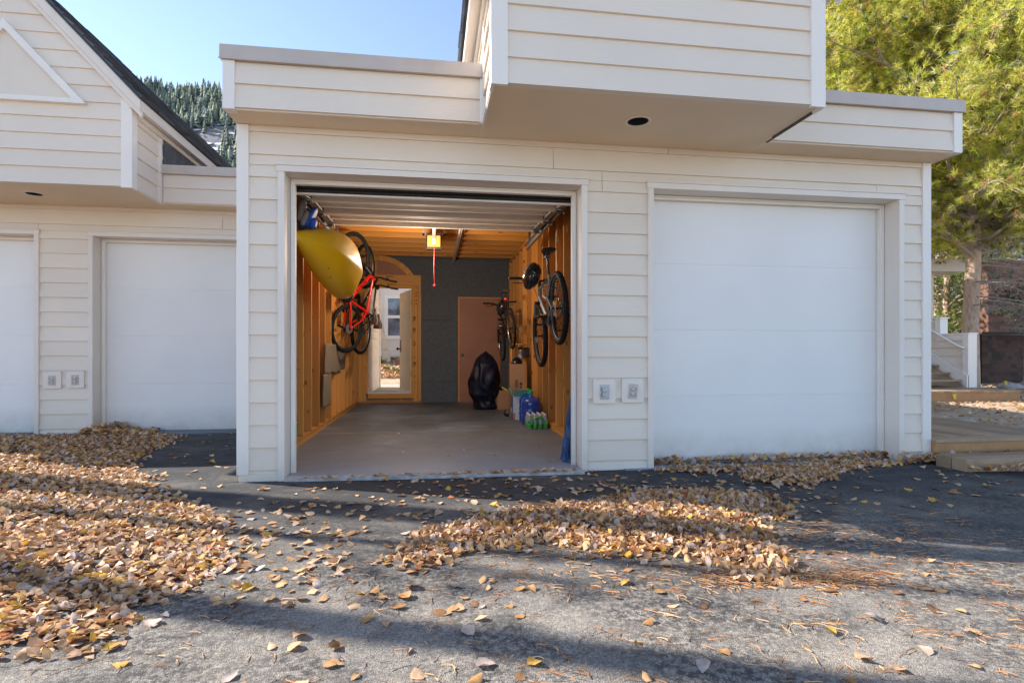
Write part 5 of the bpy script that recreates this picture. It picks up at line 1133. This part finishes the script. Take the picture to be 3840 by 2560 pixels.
def conifer(name, label, base, h, z0, rad, nb, palette, weights, tr, seed, nn=26, ln=.12, w=.0028, cone=True, per=9, dead=0, lean=0, zmin=None, barkm='bark', group=None, droop=.0, sub=.12):
    rs = np.random.default_rng(seed); rd = random.Random(seed); T_ = thing(name, label, 'tree', base, group)
    tp = [(lean*math.sin(i*.7)*.3, .05*math.cos(i), h*i/8) for i in range(9)]; tp[0] = (0,0,-.3)
    m_ = MB(); m_.tube(tp, [tr*(1.25 if i == 0 else 1)*(1-i/9)**.8 for i in range(9)], 16); 
    def tpos(z): i = min(int(z/h*8), 7); f_ = z/h*8-i; return Vector(tp[i]).lerp(Vector(tp[i+1]), f_) if i else Vector((tp[1][0]*z/h*8, .05, z))
    m_.build('trunk', M[barkm], T_, True)
    br = MB(); C = []; D = []; Cc = []
    for b in range(nb):
        t = (b+rd.random())/nb; z = z0+(h-z0)*t; p = tpos(z); az = rd.uniform(0, 2*PI)
        rl = rad*((1-t)**.8*.95+.08 if cone else math.sin(PI*min(.97, .25+.75*t))**.6)*rd.uniform(.7, 1.12)
        d = Vector((math.cos(az), math.sin(az), (.28-.0*t)-droop)).normalized(); pl = [p]; ns = max(4, int(rl/.32))
        for i in range(ns):
            d = (d+Vector((rd.uniform(-.14,.14), rd.uniform(-.14,.14), rd.uniform(-.10,.12)+(-droop*.15)))).normalized(); pl.append(pl[-1]+d*(rl/ns))
        br.tube(pl, [max(.006, .016*rl*(1-i/(ns+1))) for i in range(ns+1)], 5)
        for i in range(1, ns+1):
            if i/ns < (.12 if per > 9 else .25): continue
            for q in range(max(2, int(per*(.5+.5*i/ns)))):
                s0 = pl[i-1].lerp(pl[i], rd.random()); dd = (pl[i]-pl[i-1]).normalized(); sd = Vector((rd.uniform(-1,1), rd.uniform(-1,1), rd.uniform(-.5,.9))).normalized(); dd2 = (dd*.6+sd).normalized(); l2 = rd.uniform(.6, 1.6)*sub*2.2
                e = s0+dd2*l2
                if q % 3 == 0: br.tube([s0, e], [.005,.003], 3, False)
                for r_ in range(2):
                    C.append(s0.lerp(e, .55+.45*r_)); D.append(dd2)
    br.build('branch', M['twig'] if dead else M[barkm], T_)
    C = np.array(C); D = np.array(D); n = len(C); pal = np.array(palette)
    # clumped colour: low-frequency noise picks light and dark masses
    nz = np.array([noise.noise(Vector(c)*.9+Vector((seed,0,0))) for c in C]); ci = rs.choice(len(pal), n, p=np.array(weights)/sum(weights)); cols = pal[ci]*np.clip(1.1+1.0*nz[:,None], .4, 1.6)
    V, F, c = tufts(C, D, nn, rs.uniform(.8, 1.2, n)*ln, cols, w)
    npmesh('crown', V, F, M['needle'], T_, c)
    if dead:
        dm = MB()
        for b in range(dead):
            z = z0*rd.uniform(.62, 1.35); p = tpos(z); az = rd.uniform(-2.6, .6); d = Vector((math.cos(az), math.sin(az), rd.uniform(-.15,.1))).normalized(); pl = [p]
            for i in range(7): d = (d+Vector((rd.uniform(-.1,.1), rd.uniform(-.1,.1), rd.uniform(-.12,.06)))).normalized(); pl.append(pl[-1]+d*rd.uniform(.2, .34))
            dm.tube(pl, [.02-.0023*i for i in range(8)], 5)
            for i in range(2, 8):
                for q in range(5):
                    dd = (d*.4+Vector((rd.uniform(-1,1), rd.uniform(-1,1), rd.uniform(-1,.4)))).normalized(); a_ = pl[i].lerp(pl[i-1], rd.random()); m1 = a_+dd*.13; dd2 = (dd+Vector((rd.uniform(-.6,.6), rd.uniform(-.6,.6), rd.uniform(-.9,.1)))).normalized()
                    dm.tube([a_, m1, m1+dd2*.13], [.006,.004,.0025], 4, False)
        dm.build('dead_branch', M['twig'], T_)
    return T_
YG = [(.95,.86,.16),(.78,.80,.14),(1.0,.88,.30),(.46,.56,.09),(1.0,.58,.24),(.22,.28,.07)]; YW = [3,3,2.2,1.8,.75,1]
DG = [(.10,.15,.05),(.17,.24,.06),(.32,.38,.08),(.05,.08,.03)]; DW = [3,3,1.5,1.5]
BG = [(.26,.38,.32),(.19,.29,.25),(.36,.47,.40),(.10,.16,.12)]; BW = [3,2,2,1]
conifer('pine_tree', 'tall yellow-green pine with a bare lower trunk right of the garage', (13.3, 12.0, .1), 12.5, 3.3, 4.3, 230, YG, YW, .19, 11, nn=26, ln=.155, w=.0062, per=10, dead=16, lean=.35, cone=False, sub=.25)
conifer('pine_tree', 'bushy yellow-green pine rising behind the right end of the garage roof', (12.2, 15.8, .1), 13.0, 2.8, 3.6, 190, YG, YW, .2, 23, nn=20, ln=.18, w=.0085, per=10, cone=False, sub=.28)
conifer('spruce_tree', 'blue-grey spruce with drooping boughs at the right picture edge', (16.3, 12.9, .1), 10, 1.6, 2.7, 62, BG, BW, .16, 31, nn=20, ln=.09, w=.0045, per=9, droop=.22, sub=.15)
conifer('spruce_tree', 'dark green conifer low behind the white stairs', (19.6, 18.6, .1), 9, .2, 2.8, 110, DG+[(.22,.28,.05)], DW+[2], .16, 37, nn=14, ln=.15, w=.009, per=7, droop=.1, sub=.22)
conifer('spruce_tree', 'shaded conifer behind the brown shed at far right', (25.0, 21.5, .1), 11, .4, 3.4, 66, DG, DW, .18, 41, nn=14, ln=.16, w=.010, per=7, droop=.1, sub=.24)
conifer('spruce_tree', 'green conifer filling the gap left of the big pine trunk', (24.3, 23.5, .1), 13, .3, 3.6, 66, DG+[(.30,.34,.06)], DW+[3], .18, 43, nn=14, ln=.18, w=.011, per=7, sub=.25)
# trees left of the view whose shadows cross the drive
SAZ, SEL = R(22.3), R(33.2)          # sun: from the left and slightly behind the facades
def shadow_tree(label, x, y, h, tr, z0, nb, rad, seed): conifer('pine_tree', label, (x, y, -.05), h, z0, rad, nb, DG, DW, tr, seed, nn=10, ln=.2, w=.011, per=4, sub=.22, group=None)
shadow_tree('thick pine beside the drive left of the far garage, outside the photo', -11.2, 8.08, 15, .27, 10.8, 26, 2.4, 51)
shadow_tree('slender pine near the front left of the drive, outside the photo', -10.6, 6.36, 15, .16, 11.5, 12, 1.4, 53)
shadow_tree('young pine at the near left of the drive, outside the photo', -9.8, 6.9, 11, .10, 5.0, 7, 1.3, 57)

# ------------------------------------------------------------------ mountain with forest
def hz(x, y):
    t = max(0, (y-260)/230); s_ = min(t, 1); base = 222*(s_**1.08)
    r_ = 10*noise.noise(Vector((x*.012, y*.012, 0)))+6*noise.noise(Vector((x*.04, y*.04, 4)))+3.0*abs(noise.noise(Vector((x*.11, y*.11, 2))))
    return -2+base+r_*min(1, t*3) - max(0, (y-492))*.35
tag(grid('hills', -520, 620, 255, 620, 190, 90, hz, M['rockhill']), kind='structure')
n = 5600; V = []; F = []; Cx = []; rt = random.Random(9); cnt = 0
while cnt < n:
    y = 330+162*rt.random()**.8; ratio = rt.uniform(-.56, -.25) if cnt < 2300 else rt.uniform(-1.0, 1.0)
    x = ratio*y
    dens = noise.noise(Vector((x*.018, y*.018, 11)))+ (.36 if y > 444 else -.14)+(.25 if ratio > -.33 else 0)
    if rt.random() > .45+dens: continue
    z = hz(x, y)-.5; h = rt.choice((rt.uniform(5, 10), rt.uniform(9, 15))); r_ = h*rt.uniform(.15, .23); cnt += 1
    lit = rt.uniform(.7, 1.3); col = (np.array((.19,.23,.19)) if rt.random() < .6 else np.array((.28,.31,.20)))*lit  # distance haze is put into these conifer colours
    for tr_ in range(5):
        zz0 = z+h*(.08+.18*tr_); zz1 = zz0+h*.33; rr = r_*(1-.18*tr_); m = 7; i0 = len(V)
        for k in range(m): a = 2*PI*k/m+tr_; q = rr*rt.uniform(.55, 1.25); V.append((x+q*math.cos(a), y+q*math.sin(a), zz0+rt.uniform(-.06,.04)*h))
        V.append((x, y, min(zz1, z+h))); 
        for k in range(m): F.append((i0+k, i0+(k+1) % m, i0+m))
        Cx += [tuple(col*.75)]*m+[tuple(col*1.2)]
o = npmesh('mountain_forest', np.array(V), np.array(F), attrmat('far_conifer', 0, .9, .1, 1), None, np.array(Cx)); tag(o, 'distant conifer forest covering the rocky mountainside', 'forest', kind='stuff')
V = []; F = []
for k in range(60):
    y = 390+85*rt.random(); x = rt.uniform(-.5, -.3)*y; i0 = len(V); z = hz(x, y)+1.2; w_ = rt.uniform(1, 4)
    for q in range(7): a = 2*PI*q/7; V.append((x+w_*math.cos(a)*rt.uniform(.5,1.3), y+w_*.7*math.sin(a), z+w_*.45*math.sin(a)))
    F += [(i0, i0+q, i0+q+1) for q in range(1, 6)]
o = npmesh('snow_patches', np.array(V), np.array(F), plain('old_snow', (.62,.66,.72), .8)); tag(o, kind='structure')

# ------------------------------------------------------------------ light, sky, camera
sun = bpy.data.lights.new('sun', 'SUN'); sun.energy = 11; sun.angle = R(.4); sun.color = (1, .93, .83)
so = bpy.data.objects.new('sun', sun); COL.objects.link(so)
sd = Vector((-math.cos(SAZ)*math.cos(SEL), math.sin(SAZ)*math.cos(SEL), math.sin(SEL)))
so.rotation_euler = sd.to_track_quat('Z', 'Y').to_euler(); so.location = sd*30
lp = bpy.data.lights.new('opener_lamp', 'POINT'); lp.energy = 100; lp.color = (1, .82, .62); lp.shadow_soft_size = .12
lo_ = bpy.data.objects.new('opener_lamp', lp); COL.objects.link(lo_); lo_.location = (-.14, 7.42, 2.30)
W = bpy.data.worlds.new('World'); SC.world = W; W.use_nodes = True; nt = W.node_tree; bg = nt.nodes['Background']
sky = nt.nodes.new('ShaderNodeTexSky'); sky.sky_type = 'NISHITA'; sky.sun_disc = False; sky.sun_elevation = SEL
sky.sun_rotation = math.atan2(sd.x, sd.y); sky.altitude = 2500; sky.air_density = 1.0; sky.dust_density = .6; sky.ozone_density = 1.3
hs = nt.nodes.new('ShaderNodeHueSaturation'); hs.inputs['Saturation'].default_value = .9; nt.links.new(sky.outputs[0], hs.inputs['Color']); nt.links.new(hs.outputs[0], bg.inputs['Color']); bg.inputs["Strength"].default_value = .355
cam = bpy.data.cameras.new('camera'); cam.sensor_width = 36; cam.lens = 36*2065/3840; cam.shift_y = 51/3840; cam.clip_end = 3000; cam.clip_start = .05
co = bpy.data.objects.new('camera', cam); COL.objects.link(co); co.location = (0, 0, .97); co.rotation_euler = (R(90), 0, -TH); SC.camera = co
SC.view_settings.view_transform = 'Standard'; SC.view_settings.look = 'None'; SC.view_settings.exposure = 0; SC.view_settings.gamma = 1
SC.render.resolution_x, SC.render.resolution_y = 1024, 682
